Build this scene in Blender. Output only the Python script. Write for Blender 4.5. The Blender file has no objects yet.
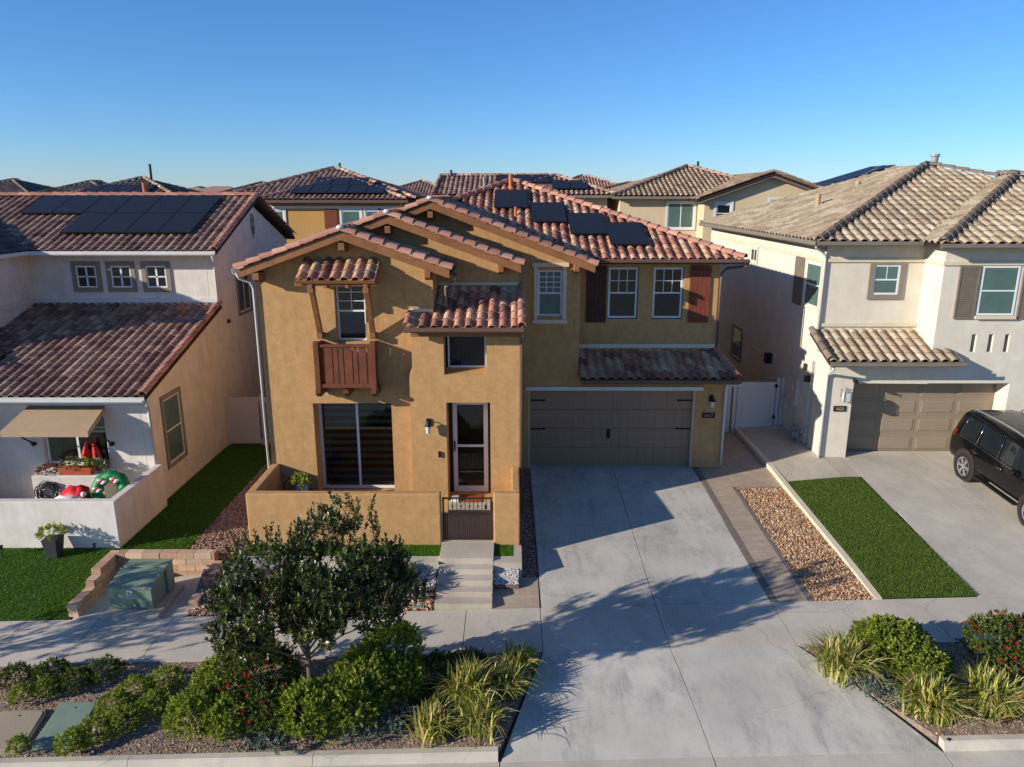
import bpy, bmesh, math, random
import numpy as np
from mathutils import Vector, Matrix
R = math.radians
random.seed(7)
rng = np.random.default_rng(11)
scene = bpy.context.scene
col = scene.collection

# ------------------------------------------------------------------ materials
def lin(c):
    return tuple(((v/255)/12.92 if v/255 <= .04045 else (((v/255)+.055)/1.055)**2.4) for v in c)

def new_mat(name):
    m = bpy.data.materials.new(name); m.use_nodes = True
    nt = m.node_tree
    return m, nt, nt.nodes['Principled BSDF']

def N(nt, typ, **kw):
    n = nt.nodes.new(typ)
    for k, v in kw.items(): setattr(n, k, v)
    return n

def mixc(nt, a, b, fac, mode='MIX'):
    m = N(nt, 'ShaderNodeMix', data_type='RGBA', blend_type=mode)
    for sock, val in ((m.inputs[0], fac), (m.inputs[6], a), (m.inputs[7], b)):
        if isinstance(val, bpy.types.NodeSocket): nt.links.new(val, sock)
        elif isinstance(val, (int, float)): sock.default_value = val
        else: sock.default_value = (*val[:3], 1)
    return m.outputs[2]

def noise(nt, scale, detail=6, rough=.6, coord=None, stretch=None):
    t = N(nt, 'ShaderNodeTexNoise'); t.inputs['Scale'].default_value = scale
    t.inputs['Detail'].default_value = detail; t.inputs['Roughness'].default_value = rough
    if coord is None:
        g = N(nt, 'ShaderNodeNewGeometry'); coord = g.outputs['Position']
    if stretch:
        mp = N(nt, 'ShaderNodeMapping'); mp.inputs['Scale'].default_value = stretch
        nt.links.new(coord, mp.inputs['Vector']); coord = mp.outputs['Vector']
    nt.links.new(coord, t.inputs['Vector'])
    return t.outputs['Fac']

def ramp(nt, fac, stops, interp='LINEAR'):
    r = N(nt, 'ShaderNodeValToRGB'); r.color_ramp.interpolation = interp
    els = r.color_ramp.elements
    while len(els) < len(stops): els.new(.5)
    for e, (p, c) in zip(els, stops):
        e.position = p; e.color = (*c[:3], 1) if not isinstance(c, (int, float)) else (c, c, c, 1)
    nt.links.new(fac, r.inputs['Fac'])
    return r.outputs['Color']

def bump(nt, bsdf, h, strength=.3, dist=.01):
    b = N(nt, 'ShaderNodeBump'); b.inputs['Strength'].default_value = strength; b.inputs['Distance'].default_value = dist
    nt.links.new(h, b.inputs['Height']); nt.links.new(b.outputs['Normal'], bsdf.inputs['Normal'])

def surf(name, rgb, var=.12, scale=1.2, rough=.85, bscale=40, bstr=.3, bdist=.01, stain=None, stain_amt=.3, spec=.3, fine=.0, streak=False, metal=0):
    """mottled matte surface; rgb is sRGB 0-255 of the material itself"""
    m, nt, b = new_mat(name)
    c = lin(rgb)
    lo = tuple(v*(1-var*1.5) for v in c); hi = tuple(min(1, v*(1+var)) for v in c)
    f = ramp(nt, noise(nt, scale, 8, .62), [(.3, 0.), (.7, 1.)])
    out = mixc(nt, lo, hi, f)
    if fine:
        f2 = ramp(nt, noise(nt, bscale*.8, 3, .6), [(.35, 1-fine), (.65, 1+fine*.5)])
        out = mixc(nt, out, f2, 1., 'MULTIPLY')
    if stain is not None:
        st = (1.2, 1.2, .25) if streak else None
        f3 = ramp(nt, noise(nt, scale*.9 if streak else scale*.5, 9, .7, stretch=st), [(.5, 0.), (.72, stain_amt)])
        out = mixc(nt, out, lin(stain), f3)
    nt.links.new(out, b.inputs['Base Color'])
    b.inputs['Roughness'].default_value = rough
    b.inputs['Specular IOR Level'].default_value = spec
    b.inputs['Metallic'].default_value = metal
    if bstr: bump(nt, b, noise(nt, bscale, 6, .65), bstr, bdist)
    return m

def uvvar(name, stops, rough=.8, spec=.3, dirt=None, dirt_amt=.35, bscale=30, bstr=.25, trans=0, interp='LINEAR', sat2=.12, dscale=1.6):
    """colour by the per-piece random number stored in UV.x, brightness by UV.y"""
    m, nt, b = new_mat(name)
    uv = N(nt, 'ShaderNodeUVMap'); sx = N(nt, 'ShaderNodeSeparateXYZ'); nt.links.new(uv.outputs['UV'], sx.inputs[0])
    out = ramp(nt, sx.outputs[0], [(p, lin(c)) for p, c in stops], interp)
    k = ramp(nt, sx.outputs[1], [(0., 1-sat2), (1., 1+sat2)])
    out = mixc(nt, out, k, 1., 'MULTIPLY')
    if dirt is not None:
        f = ramp(nt, noise(nt, dscale, 8, .7), [(.42, 0.), (.7, dirt_amt)])
        out = mixc(nt, out, lin(dirt), f)
    if bstr: 
        out2 = ramp(nt, noise(nt, bscale, 4, .6), [(.3, .86), (.7, 1.1)])
        out = mixc(nt, out, out2, 1., 'MULTIPLY')
    nt.links.new(out, b.inputs['Base Color'])
    b.inputs['Roughness'].default_value = rough
    b.inputs['Specular IOR Level'].default_value = spec
    if trans:
        tr = N(nt, 'ShaderNodeBsdfTranslucent'); nt.links.new(out, tr.inputs['Color'])
        mx = N(nt, 'ShaderNodeMixShader'); mx.inputs[0].default_value = trans
        nt.links.new(b.outputs[0], mx.inputs[1]); nt.links.new(tr.outputs[0], mx.inputs[2])
        nt.links.new(mx.outputs[0], nt.nodes['Material Output'].inputs['Surface'])
    if bstr: bump(nt, b, noise(nt, bscale*2, 4, .6), bstr, .006)
    return m

def glass(name, tint=(150, 175, 165), refl=.12):
    m, nt, b = new_mat(name)
    g = N(nt, 'ShaderNodeBsdfGlossy'); g.inputs['Roughness'].default_value = .015; g.inputs['Color'].default_value = (.95, .97, 1, 1)
    t = N(nt, 'ShaderNodeBsdfTransparent'); t.inputs['Color'].default_value = (*lin(tint), 1)
    fr = N(nt, 'ShaderNodeFresnel'); fr.inputs['IOR'].default_value = 1.6
    bu = N(nt, 'ShaderNodeBump'); bu.inputs['Strength'].default_value = .04; bu.inputs['Distance'].default_value = .02
    nt.links.new(noise(nt, 1.7, 2, .5), bu.inputs['Height']); nt.links.new(bu.outputs[0], g.inputs['Normal'])
    ma = N(nt, 'ShaderNodeMath', operation='ADD'); ma.inputs[1].default_value = refl; ma.use_clamp = True
    nt.links.new(fr.outputs[0], ma.inputs[0])
    mx = N(nt, 'ShaderNodeMixShader'); nt.links.new(ma.outputs[0], mx.inputs[0])
    nt.links.new(t.outputs[0], mx.inputs[1]); nt.links.new(g.outputs[0], mx.inputs[2])
    nt.links.new(mx.outputs[0], nt.nodes['Material Output'].inputs['Surface'])
    return m

M = {}
M['stucco'] = surf('golden_tan_stucco', (192, 149, 97), .10, 5., .9, 70, .55, .014, stain=(152, 112, 66), stain_amt=.45, fine=.14, streak=True)
M['stucco_white'] = surf('off_white_stucco', (220, 211, 197), .08, 2.4, .9, 55, .4, .012, stain=(176, 164, 148), stain_amt=.4, fine=.06, streak=True)
M['stucco_cream'] = surf('cream_stucco', (218, 207, 186), .06, 2., .9, 55, .35, .01, stain=(190, 174, 146), stain_amt=.3, fine=.05, streak=True)
M['stucco_ochre'] = surf('ochre_stucco', (188, 144, 82), .06, .5, .9, 40, .2)
M['stucco_sand'] = surf('sand_stucco', (208, 186, 148), .06, .5, .9, 40, .2)
M['trim_grey'] = surf('grey_green_trim', (136, 126, 108), .05, 2, .85, 60, .2)
M['trim_cream'] = surf('cream_trim', (214, 198, 168), .05, 2, .8, 60, .2)
M['trim_white'] = surf('white_trim', (214, 212, 204), .05, 2, .6, 60, .1)
M['vinyl'] = surf('white_vinyl', (222, 222, 220), .03, 3, .4, 60, .05)
M['gutter_white'] = surf('white_gutter', (208, 206, 200), .08, 2, .5, 60, .05, stain=(150, 145, 138), stain_amt=.4)
M['gutter_brown'] = surf('brown_gutter', (104, 80, 66), .08, 2, .5, 60, .05)
M['gutter_grey'] = surf('grey_gutter', (126, 116, 102), .08, 2, .5, 60, .05)
M['wood'] = surf('stained_timber', (146, 98, 60), .22, 3, .6, 30, .3, stain=(96, 54, 30), stain_amt=.5, fine=.15)
M['wood_red'] = surf('red_brown_timber', (116, 66, 44), .22, 4, .55, 30, .3, stain=(76, 40, 28), stain_amt=.5, fine=.15)
M['shutter_dark'] = surf('dark_brown_shutter', (74, 44, 34), .15, 4, .6, 30, .2, fine=.1)
M['shutter_red'] = surf('red_brown_shutter', (122, 62, 42), .15, 4, .6, 30, .2, fine=.1)
M['shutter_grey'] = surf('grey_shutter', (122, 110, 94), .1, 4, .6, 30, .2)
M['garage_taupe'] = surf('taupe_garage_door', (152, 122, 98), .05, 1, .5, 60, .08, stain=(126, 112, 98), stain_amt=.3)
M['garage_greige'] = surf('greige_garage_door', (146, 130, 108), .05, 1, .5, 60, .08)
M['black_metal'] = surf('black_metal', (26, 26, 28), .1, 4, .45, 60, .05)
M['bronze_metal'] = surf('bronze_metal', (52, 44, 40), .1, 4, .45, 60, .05)
M['grey_metal'] = surf('grey_metal', (150, 150, 146), .15, 6, .45, 60, .1, metal=.1)
M['lamp_glass'] = surf('frosted_lamp_glass', (198, 196, 186), .03, 5, .2, 60, .0)
M['dark'] = surf('dark_deck', (52, 42, 36), .1, 2, .9, 40, .1)
M['interior'] = surf('dark_interior', (40, 40, 40), .1, 2, .9, 40, 0)
M['glass'] = glass('window_glass', (216, 226, 222), .01)
M['glass_green'] = glass('green_window_glass', (180, 214, 204), .03)
M['blind'] = surf('window_blind', (128, 130, 124), .04, 3, .6, 60, 0)
M['blind_light'] = surf('pale_window_blind', (190, 200, 195), .04, 3, .6, 60, 0)
def dark_glass(name, rgb, rough=.04):
    m, nt, b = new_mat(name)
    nt.links.new(mixc(nt, lin(rgb), tuple(v*.5 for v in lin(rgb)), noise(nt, 1.5, 3)), b.inputs['Base Color'])
    b.inputs['Roughness'].default_value = rough; b.inputs['Specular IOR Level'].default_value = .6
    return m
M['pane_dark'] = dark_glass('dark_pane', (34, 38, 40))
M['pane_green'] = dark_glass('green_pane', (96, 124, 116))
M['white_mortar'] = surf('white_mortar', (205, 200, 192), .1, 5, .9, 30, .4)

TILE_MAIN = [(0, (126, 86, 74)), (.14, (146, 100, 84)), (.3, (172, 114, 94)), (.45, (186, 128, 102)), (.6, (198, 148, 114)), (.74, (206, 168, 130)), (.88, (204, 170, 134)), (1, (190, 146, 116))]
M['tile_main'] = uvvar('terracotta_blend_tile', TILE_MAIN, .8, .3, dirt=(92, 70, 62), dirt_amt=.3, sat2=.1)
M['tile_rake'] = uvvar('pink_brown_rake_tile', [(0, (160, 110, 94)), (.5, (182, 128, 106)), (1, (198, 146, 120))], .8, .3, dirt=(104, 74, 70), dirt_amt=.35)
M['tile_left'] = uvvar('brown_flashed_tile', [(0, (122, 88, 78)), (.3, (142, 106, 90)), (.6, (158, 122, 104)), (.85, (174, 140, 116)), (1, (186, 156, 130))], .8, .3, dirt=(84, 64, 58), dirt_amt=.3)
M['tile_left_shaded'] = uvvar('shaded_brown_tile', [(0, (88, 68, 60)), (.6, (110, 86, 76)), (1, (136, 108, 92))], .8, .3, dirt=(50, 42, 40), dirt_amt=.3)  # darker copy of the left roof tile, shade put into its colour
M['tile_right'] = uvvar('sandy_beige_tile', [(0, (150, 132, 108)), (.35, (168, 146, 118)), (.7, (182, 162, 132)), (1, (194, 178, 150))], .85, .25, dirt=(128, 108, 90), dirt_amt=.35)
M['cap_right'] = uvvar('grey_beige_cap_tile', [(0, (120, 104, 92)), (1, (150, 130, 110))], .85, .25, dirt=(70, 62, 58), dirt_amt=.5)
M['tile_bg_red'] = uvvar('red_brown_tile', [(0, (136, 100, 84)), (.5, (164, 128, 108)), (1, (188, 156, 134))], .85, .25)
M['tile_bg_tan'] = uvvar('tan_tile', [(0, (136, 110, 88)), (.5, (162, 134, 108)), (1, (184, 158, 130))], .85, .25)
M['tile_bg_grey'] = uvvar('grey_brown_tile', [(0, (92, 80, 72)), (.5, (120, 104, 92)), (1, (142, 126, 112))], .85, .25)

M['solar'] = None
def solar_mat():
    m, nt, b = new_mat('solar_cells')
    tc = N(nt, 'ShaderNodeNewGeometry')
    br = N(nt, 'ShaderNodeTexBrick'); br.offset = 0
    br.inputs['Scale'].default_value = 1; br.inputs['Brick Width'].default_value = .16; br.inputs['Row Height'].default_value = .15
    br.inputs['Mortar Size'].default_value = .003
    br.inputs['Color1'].default_value = (*lin((34, 33, 36)), 1); br.inputs['Color2'].default_value = (*lin((38, 37, 41)), 1)
    br.inputs['Mortar'].default_value = (*lin((40, 40, 44)), 1)
    nt.links.new(tc.outputs['Position'], br.inputs['Vector']); nt.links.new(br.outputs['Color'], b.inputs['Base Color'])
    b.inputs['Roughness'].default_value = .4; b.inputs['Specular IOR Level'].default_value = .25
    return m
M['solar'] = solar_mat()

def concrete_mat(name, rgb, seed=0., dark=(120, 118, 116), amt=.5):
    m, nt, b = new_mat(name)
    c = lin(rgb)
    g = N(nt, 'ShaderNodeNewGeometry')
    f = ramp(nt, noise(nt, .45, 8, .65), [(.32, 0.), (.68, 1.)])
    out = mixc(nt, tuple(v*.78 for v in c), tuple(v*1.1 for v in c), f)
    f2 = ramp(nt, noise(nt, 60, 3, .6), [(.3, .93), (.7, 1.05)])
    out = mixc(nt, out, f2, 1., 'MULTIPLY')
    # worn, darker patches with a shape of their own
    f3 = ramp(nt, noise(nt, 1.1, 11, .78, stretch=(1., .5, 1.)), [(.48, 0.), (.7, amt)])
    out = mixc(nt, out, lin(dark), f3)
    f5 = ramp(nt, noise(nt, 2.2, 9, .7, stretch=(2.2, .22, 1.)), [(.56, 0.), (.7, amt*.5)])
    out = mixc(nt, out, lin(dark), f5)
    vo = N(nt, 'ShaderNodeTexVoronoi'); vo.inputs['Scale'].default_value = 1.1
    nt.links.new(g.outputs['Position'], vo.inputs['Vector'])
    f4 = ramp(nt, vo.outputs['Distance'], [(.0, .35), (.05, 0.)])
    out = mixc(nt, out, lin((70, 68, 66)), f4)
    dn = N(nt, 'ShaderNodeTexNoise'); dn.inputs['Scale'].default_value = 2.5; dn.inputs['Detail'].default_value = 8; nt.links.new(g.outputs['Position'], dn.inputs['Vector'])
    dv = mixc(nt, g.outputs['Position'], dn.outputs['Color'], .22)
    cr = N(nt, 'ShaderNodeTexVoronoi'); cr.feature = 'DISTANCE_TO_EDGE'; cr.inputs['Scale'].default_value = .33; nt.links.new(dv, cr.inputs['Vector'])
    f6 = ramp(nt, cr.outputs['Distance'], [(.0, .3), (.002, 0.)])
    f7 = ramp(nt, noise(nt, .35, 2), [(.47, 0.), (.53, 1.)])
    out = mixc(nt, out, lin((84, 80, 76)), mixc(nt, f6, f7, 1., 'MULTIPLY'))
    nt.links.new(out, b.inputs['Base Color'])
    b.inputs['Roughness'].default_value = .85; b.inputs['Specular IOR Level'].default_value = .3
    bump(nt, b, noise(nt, 90, 5, .7), .25, .006)
    return m
M['concrete'] = concrete_mat('driveway_concrete', (198, 190, 174), dark=(108, 106, 102), amt=.6)
M['concrete_walk'] = concrete_mat('sidewalk_concrete', (200, 188, 168), dark=(140, 134, 126), amt=.4)
M['concrete_warm'] = concrete_mat('warm_concrete', (188, 176, 156), dark=(136, 126, 112), amt=.4)
M['concrete_dark'] = concrete_mat('joint_concrete', (66, 62, 58))
M['asphalt'] = surf('street_asphalt', (128, 123, 116), .12, .8, .9, 60, .5, .01, fine=.2)
M['paver'] = None
def paver_mat():
    m, nt, b = new_mat('brown_pavers')
    g = N(nt, 'ShaderNodeNewGeometry')
    br = N(nt, 'ShaderNodeTexBrick'); br.offset = .5
    br.inputs['Scale'].default_value = 1; br.inputs['Brick Width'].default_value = .3; br.inputs['Row Height'].default_value = .15
    br.inputs['Mortar Size'].default_value = .004; br.inputs['Bias'].default_value = 0.
    br.inputs['Color1'].default_value = (*lin((166, 146, 124)), 1); br.inputs['Color2'].default_value = (*lin((178, 158, 134)), 1)
    br.inputs['Mortar'].default_value = (*lin((138, 120, 100)), 1)
    nt.links.new(g.outputs['Position'], br.inputs['Vector'])
    f = ramp(nt, noise(nt, 1.2, 8, .7), [(.3, .85), (.7, 1.12)])
    nt.links.new(mixc(nt, br.outputs['Color'], f, 1., 'MULTIPLY'), b.inputs['Base Color'])
    b.inputs['Roughness'].default_value = .85
    bump(nt, b, br.outputs['Fac'], -.3, .004)
    return m
M['paver'] = paver_mat()
M['paver_border'] = surf('grey_brown_paver_border', (122, 108, 98), .12, 4, .85, 40, .3)
M['turf'] = surf('turf_backing', (52, 78, 22), .2, 3, .9, 120, .8, .02, fine=.35)
M['blade'] = uvvar('turf_blade', [(0, (64, 84, 26)), (.6, (92, 114, 40)), (1, (124, 140, 62))], .7, .2, bstr=0, trans=.2)
M['blade_bright'] = uvvar('bright_turf_blade', [(0, (64, 100, 18)), (.6, (90, 134, 28)), (1, (122, 156, 46))], .7, .2, bstr=0, trans=.25)
M['soil'] = surf('bark_mulch_soil', (158, 138, 118), .25, 3, .95, 50, .9, .03, stain=(108, 84, 68), stain_amt=.7, fine=.35)
M['soil_dark'] = surf('red_brown_gravel_bed', (140, 108, 90), .25, 3, .95, 60, .9, .03, fine=.4)
M['ground'] = surf('bare_ground', (140, 124, 102), .2, .5, .95, 20, .4, .02)
M['pebble_brown'] = uvvar('brown_pebble', [(0, (112, 78, 56)), (.35, (150, 112, 78)), (.7, (182, 144, 106)), (1, (206, 180, 148))], .7, .3, bstr=0, sat2=.2)
M['pebble_red'] = uvvar('dull_red_pebble', [(0, (120, 90, 76)), (.5, (150, 120, 98)), (1, (182, 158, 136))], .7, .3, bstr=0, sat2=.2)
M['pebble_white'] = uvvar('white_pebble', [(0, (168, 160, 150)), (1, (216, 210, 202))], .7, .3, bstr=0)
M['chip'] = uvvar('bark_chip', [(0, (96, 70, 54)), (.4, (138, 110, 88)), (.8, (170, 146, 122)), (1, (196, 178, 156))], .9, .2, bstr=0, sat2=.2)
M['block'] = uvvar('tan_wall_block', [(0, (176, 138, 112)), (.5, (196, 160, 130)), (1, (212, 182, 150))], .9, .2, dirt=(150, 120, 100), dirt_amt=.3, bscale=22, bstr=.6)
M['leaf_tree'] = uvvar('dark_glossy_leaf', [(0, (34, 38, 12)), (.5, (68, 74, 26)), (.85, (108, 114, 44)), (1, (154, 152, 80))], .36, .6, bstr=0, trans=.12)
M['leaf_hedge'] = uvvar('bright_hedge_leaf', [(0, (82, 94, 26)), (.5, (134, 148, 44)), (.85, (166, 174, 62)), (1, (190, 190, 88))], .5, .35, bstr=0, trans=.25)
M['leaf_dark'] = uvvar('mid_green_leaf', [(0, (48, 62, 28)), (.5, (82, 96, 32)), (1, (126, 138, 50))], .5, .35, bstr=0, trans=.2)
M['leaf_blue'] = uvvar('blue_green_leaf', [(0, (74, 88, 76)), (.5, (108, 122, 106)), (1, (150, 162, 146))], .6, .3, bstr=0, trans=.15)
M['leaf_flax'] = uvvar('striped_strap_leaf', [(0, (92, 108, 36)), (.4, (146, 152, 58)), (.75, (192, 182, 96)), (1, (220, 204, 142))], .45, .35, bstr=0, trans=.3)
M['leaf_dry'] = uvvar('dry_strap_leaf', [(0, (150, 110, 60)), (1, (190, 152, 96))], .7, .2, bstr=0, trans=.2)
M['flower_red'] = uvvar('red_blossom', [(0, (112, 22, 22)), (1, (184, 40, 38))], .6, .3, bstr=0, trans=.2)
M['leaf_red'] = uvvar('reddish_leaf', [(0, (88, 58, 34)), (1, (146, 70, 44))], .5, .3, bstr=0, trans=.2)
M['bark'] = surf('pale_bark', (104, 92, 74), .2, 6, .9, 30, .5, .01, fine=.2)
M['green_metal'] = surf('faded_green_enclosure', (128, 144, 120), .1, 2, .5, 60, .1, stain=(140, 130, 100), stain_amt=.4)
M['green_lid'] = surf('faded_green_lid', (122, 138, 120), .1, 2, .7, 60, .2, stain=(130, 128, 112), stain_amt=.4)
M['beige_lid'] = surf('beige_polymer_lid', (160, 144, 120), .08, 2, .8, 60, .3, stain=(130, 118, 100), stain_amt=.4)
M['fence_cream'] = surf('cream_vinyl_fence', (196, 184, 170), .04, 1, .5, 60, .05)
M['fence_white'] = surf('white_vinyl_fence', (206, 202, 198), .04, 1, .5, 60, .05)
M['awning'] = surf('tan_awning_canvas', (176, 148, 116), .06, 2, .9, 90, .2, stain=(150, 122, 84), stain_amt=.3)
M['terracotta'] = surf('terracotta_planter', (176, 84, 54), .1, 4, .8, 40, .2)
M['pot_dark'] = surf('charcoal_pot', (58, 58, 60), .1, 4, .6, 40, .1)
M['ceramic'] = surf('blue_white_ceramic', (176, 184, 196), .15, 18, .25, 40, .0, stain=(70, 90, 140), stain_amt=.8)
M['red_cloth'] = surf('red_inflatable_fabric', (196, 24, 32), .12, 5, .45, 20, .4, .03)
M['green_cloth'] = surf('green_inflatable_fabric', (18, 120, 62), .15, 5, .4, 20, .4, .03)
M['white_cloth'] = surf('white_plush', (226, 222, 214), .06, 8, .9, 60, .5, .01)
M['peach_cloth'] = surf('peach_fabric', (206, 150, 120), .06, 8, .8, 60, .2)
M['hose'] = surf('black_rubber_hose', (44, 44, 46), .1, 5, .5, 60, .1)
M['mat_orange'] = surf('rust_doormat', (150, 82, 40), .15, 20, .95, 120, .6, .01, fine=.3)
M['car_black'] = None
def car_paint():
    m, nt, b = new_mat('black_car_paint')
    b.inputs['Base Color'].default_value = (.003, .003, .0035, 1); b.inputs['Specular IOR Level'].default_value = .1
    b.inputs['Coat Weight'].default_value = .7; b.inputs['Coat Roughness'].default_value = .04
    nt.links.new(ramp(nt, noise(nt, 3, 6), [(.3, .22), (.7, .4)]), b.inputs['Roughness'])
    return m
M['car_black'] = car_paint()
M['chrome'] = surf('chrome_trim', (200, 200, 202), .02, 5, .12, 60, 0, metal=1)
M['alloy'] = surf('alloy_rim', (188, 188, 190), .05, 8, .3, 60, 0, metal=.7)
M['rubber'] = surf('tyre_rubber', (34, 34, 34), .1, 8, .85, 60, .2)
M['tail_red'] = surf('red_lens', (150, 20, 26), .05, 8, .15, 60, 0, spec=.6)
M['lens'] = surf('clear_lens', (180, 184, 188), .05, 8, .08, 60, 0, spec=.7)
M['plaque'] = surf('dark_brown_plaque', (44, 34, 30), .05, 8, .5, 60, 0)
M['plaque_text'] = surf('pale_numerals', (170, 156, 132), .05, 8, .6, 60, 0)
M['sticker'] = surf('white_sticker', (214, 216, 212), .04, 8, .6, 60, 0)
M['sticker_yellow'] = surf('yellow_sticker', (190, 172, 80), .04, 8, .6, 60, 0)
M['pipe_orange'] = surf('orange_painted_pipe', (190, 106, 62), .08, 8, .7, 60, .1)

# ------------------------------------------------------------------ mesh builder
ORG = {}
class MB:
    def __init__(s): s.v = []; s.f = []; s.m = []; s.uv = []; s.cm = 0; s.cu = (.5, .5)
    def face(s, pts, uv=None):
        i = len(s.v); s.v += [tuple(p) for p in pts]; s.f.append(tuple(range(i, i+len(pts)))); s.m.append(s.cm); s.uv.append(uv or s.cu)
    def mesh(s, vs, fs, uv=None):
        i = len(s.v); s.v += [tuple(p) for p in vs]
        for f in fs: s.f.append(tuple(i+k for k in f)); s.m.append(s.cm); s.uv.append(uv or s.cu)
    def box(s, x0, x1, y0, y1, z0, z1):
        if x0 > x1: x0, x1 = x1, x0
        if y0 > y1: y0, y1 = y1, y0
        if z0 > z1: z0, z1 = z1, z0
        s.mesh([(x0,y0,z0),(x1,y0,z0),(x1,y1,z0),(x0,y1,z0),(x0,y0,z1),(x1,y0,z1),(x1,y1,z1),(x0,y1,z1)],
               [(3,2,1,0),(4,5,6,7),(0,1,5,4),(1,2,6,5),(2,3,7,6),(3,0,4,7)])
        return s
    def hexa(s, lo, hi):
        n = len(lo)
        s.mesh(list(lo)+list(hi), [tuple(reversed(range(n))), tuple(range(n, 2*n))]+[(i, (i+1) % n, n+(i+1) % n, n+i) for i in range(n)])
        return s
    def prism(s, pts, vec):
        vec = Vector(vec); return s.hexa(pts, [Vector(p)+vec for p in pts])
    def beam(s, a, b, w, h, up=(0,0,1)):
        a, b = Vector(a), Vector(b); d = (b-a).normalized(); up = Vector(up)
        if abs(d.dot(up)) > .98: up = Vector((0,1,0))
        r = d.cross(up).normalized(); u = r.cross(d).normalized()
        q = [a+r*x*w/2+u*y*h/2 for x, y in ((-1,-1),(1,-1),(1,1),(-1,1))]
        return s.prism(q, b-a)
    def cyl(s, a, b, r0, r1=None, n=10, caps=True):
        r1 = r0 if r1 is None else r1
        a, b = Vector(a), Vector(b); d = (b-a).normalized()
        t = Vector((0,0,1)) if abs(d.z) < .9 else Vector((1,0,0))
        u = d.cross(t).normalized(); w = d.cross(u)
        A = [a+(u*math.cos(2*math.pi*k/n)+w*math.sin(2*math.pi*k/n))*r0 for k in range(n)]
        B = [b+(u*math.cos(2*math.pi*k/n)+w*math.sin(2*math.pi*k/n))*r1 for k in range(n)]
        fs = [(k, (k+1) % n, n+(k+1) % n, n+k) for k in range(n)]
        if caps: fs += [tuple(reversed(range(n))), tuple(range(n, 2*n))]
        s.mesh(A+B, fs); return s
    def tube(s, pts, r, n=8):
        pts = [Vector(p) for p in pts]; rs = r if isinstance(r, (list, tuple)) else [r]*len(pts)
        rings = []; prev = None
        for i, p in enumerate(pts):
            d = (pts[min(i+1, len(pts)-1)]-pts[max(i-1, 0)]).normalized()
            if prev is None:
                t = Vector((0,0,1)) if abs(d.z) < .9 else Vector((1,0,0)); u = d.cross(t).normalized()
            else: u = (prev-d*prev.dot(d)).normalized()
            prev = u; w = d.cross(u)
            rings.append([p+(u*math.cos(2*math.pi*k/n)+w*math.sin(2*math.pi*k/n))*rs[i] for k in range(n)])
        vs = [q for g in rings for q in g]
        fs = [(i*n+k, i*n+(k+1) % n, (i+1)*n+(k+1) % n, (i+1)*n+k) for i in range(len(pts)-1) for k in range(n)]
        fs += [tuple(reversed(range(n))), tuple(range((len(pts)-1)*n, len(pts)*n))]
        s.mesh(vs, fs); return s
    def lathe(s, c, prof, n=16):
        c = Vector(c); vs = []; fs = []
        for r, z in prof:
            vs += [c+Vector((r*math.cos(2*math.pi*k/n), r*math.sin(2*math.pi*k/n), z)) for k in range(n)]
        for i in range(len(prof)-1):
            fs += [(i*n+k, i*n+(k+1) % n, (i+1)*n+(k+1) % n, (i+1)*n+k) for k in range(n)]
        fs += [tuple(reversed(range(n))), tuple(range((len(prof)-1)*n, len(prof)*n))]
        s.mesh(vs, fs); return s
    def blob(s, c, r, n=10, jit=0., seed=0):
        rd = random.Random(seed); c = Vector(c); rx, ry, rz = r if isinstance(r, (tuple, list)) else (r, r, r)
        vs = [c+Vector((0,0,-rz))]; rows = n//2
        for i in range(1, rows):
            a = -math.pi/2+math.pi*i/rows
            for k in range(n):
                j = 1+rd.uniform(-jit, jit)
                vs.append(c+Vector((rx*math.cos(a)*math.cos(2*math.pi*k/n)*j, ry*math.cos(a)*math.sin(2*math.pi*k/n)*j, rz*math.sin(a)*j)))
        vs.append(c+Vector((0,0,rz))); fs = []
        for k in range(n): fs.append((0, 1+(k+1) % n, 1+k))
        for i in range(rows-2):
            for k in range(n):
                a = 1+i*n; fs.append((a+k, a+(k+1) % n, a+n+(k+1) % n, a+n+k))
        a = 1+(rows-2)*n; t = len(vs)-1
        for k in range(n): fs.append((a+k, a+(k+1) % n, t))
        s.mesh(vs, fs); return s
    def add_raw(s, V, F, UV):
        i = len(s.v); s.v += V
        for f in F: s.f.append(tuple(i+k for k in f))
        s.m += [s.cm]*len(F); s.uv += UV
    def build(s, name, mats, parent=None, smooth=False, bevel=0, loc=None, merge=True, recalc=True):
        me = bpy.data.meshes.new(name)
        if parent is not None: o3 = ORG[parent.name]
        elif loc is not None: o3 = Vector(loc)
        else:
            a = np.array(s.v); o3 = Vector(((a[:,0].min()+a[:,0].max())/2, (a[:,1].min()+a[:,1].max())/2, a[:,2].min()))
        arr = np.array(s.v, dtype=np.float64)-np.array(o3)
        me.from_pydata(arr.tolist(), [], s.f)
        uvl = me.uv_layers.new(name='UVMap')
        tot = np.array([len(f) for f in s.f])
        uvl.data.foreach_set('uv', np.repeat(np.array(s.uv, dtype=np.float32), tot, axis=0).ravel())
        if isinstance(mats, (list, tuple)):
            for m in mats: me.materials.append(m)
            me.polygons.foreach_set('material_index', np.array(s.m, dtype=np.int32))
        else: me.materials.append(mats)
        if recalc or merge:
            bm = bmesh.new(); bm.from_mesh(me)
            if merge: bmesh.ops.remove_doubles(bm, verts=bm.verts, dist=.0004)
            if recalc: bmesh.ops.recalc_face_normals(bm, faces=bm.faces)
            bm.to_mesh(me); bm.free()
        if smooth: me.polygons.foreach_set('use_smooth', np.ones(len(me.polygons), dtype=bool))
        if smooth == 'angle': me.set_sharp_from_angle(angle=R(52))
        me.update()
        o = bpy.data.objects.new(name, me); col.objects.link(o)
        if parent is not None: o.parent = parent
        else: o.location = o3
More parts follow.
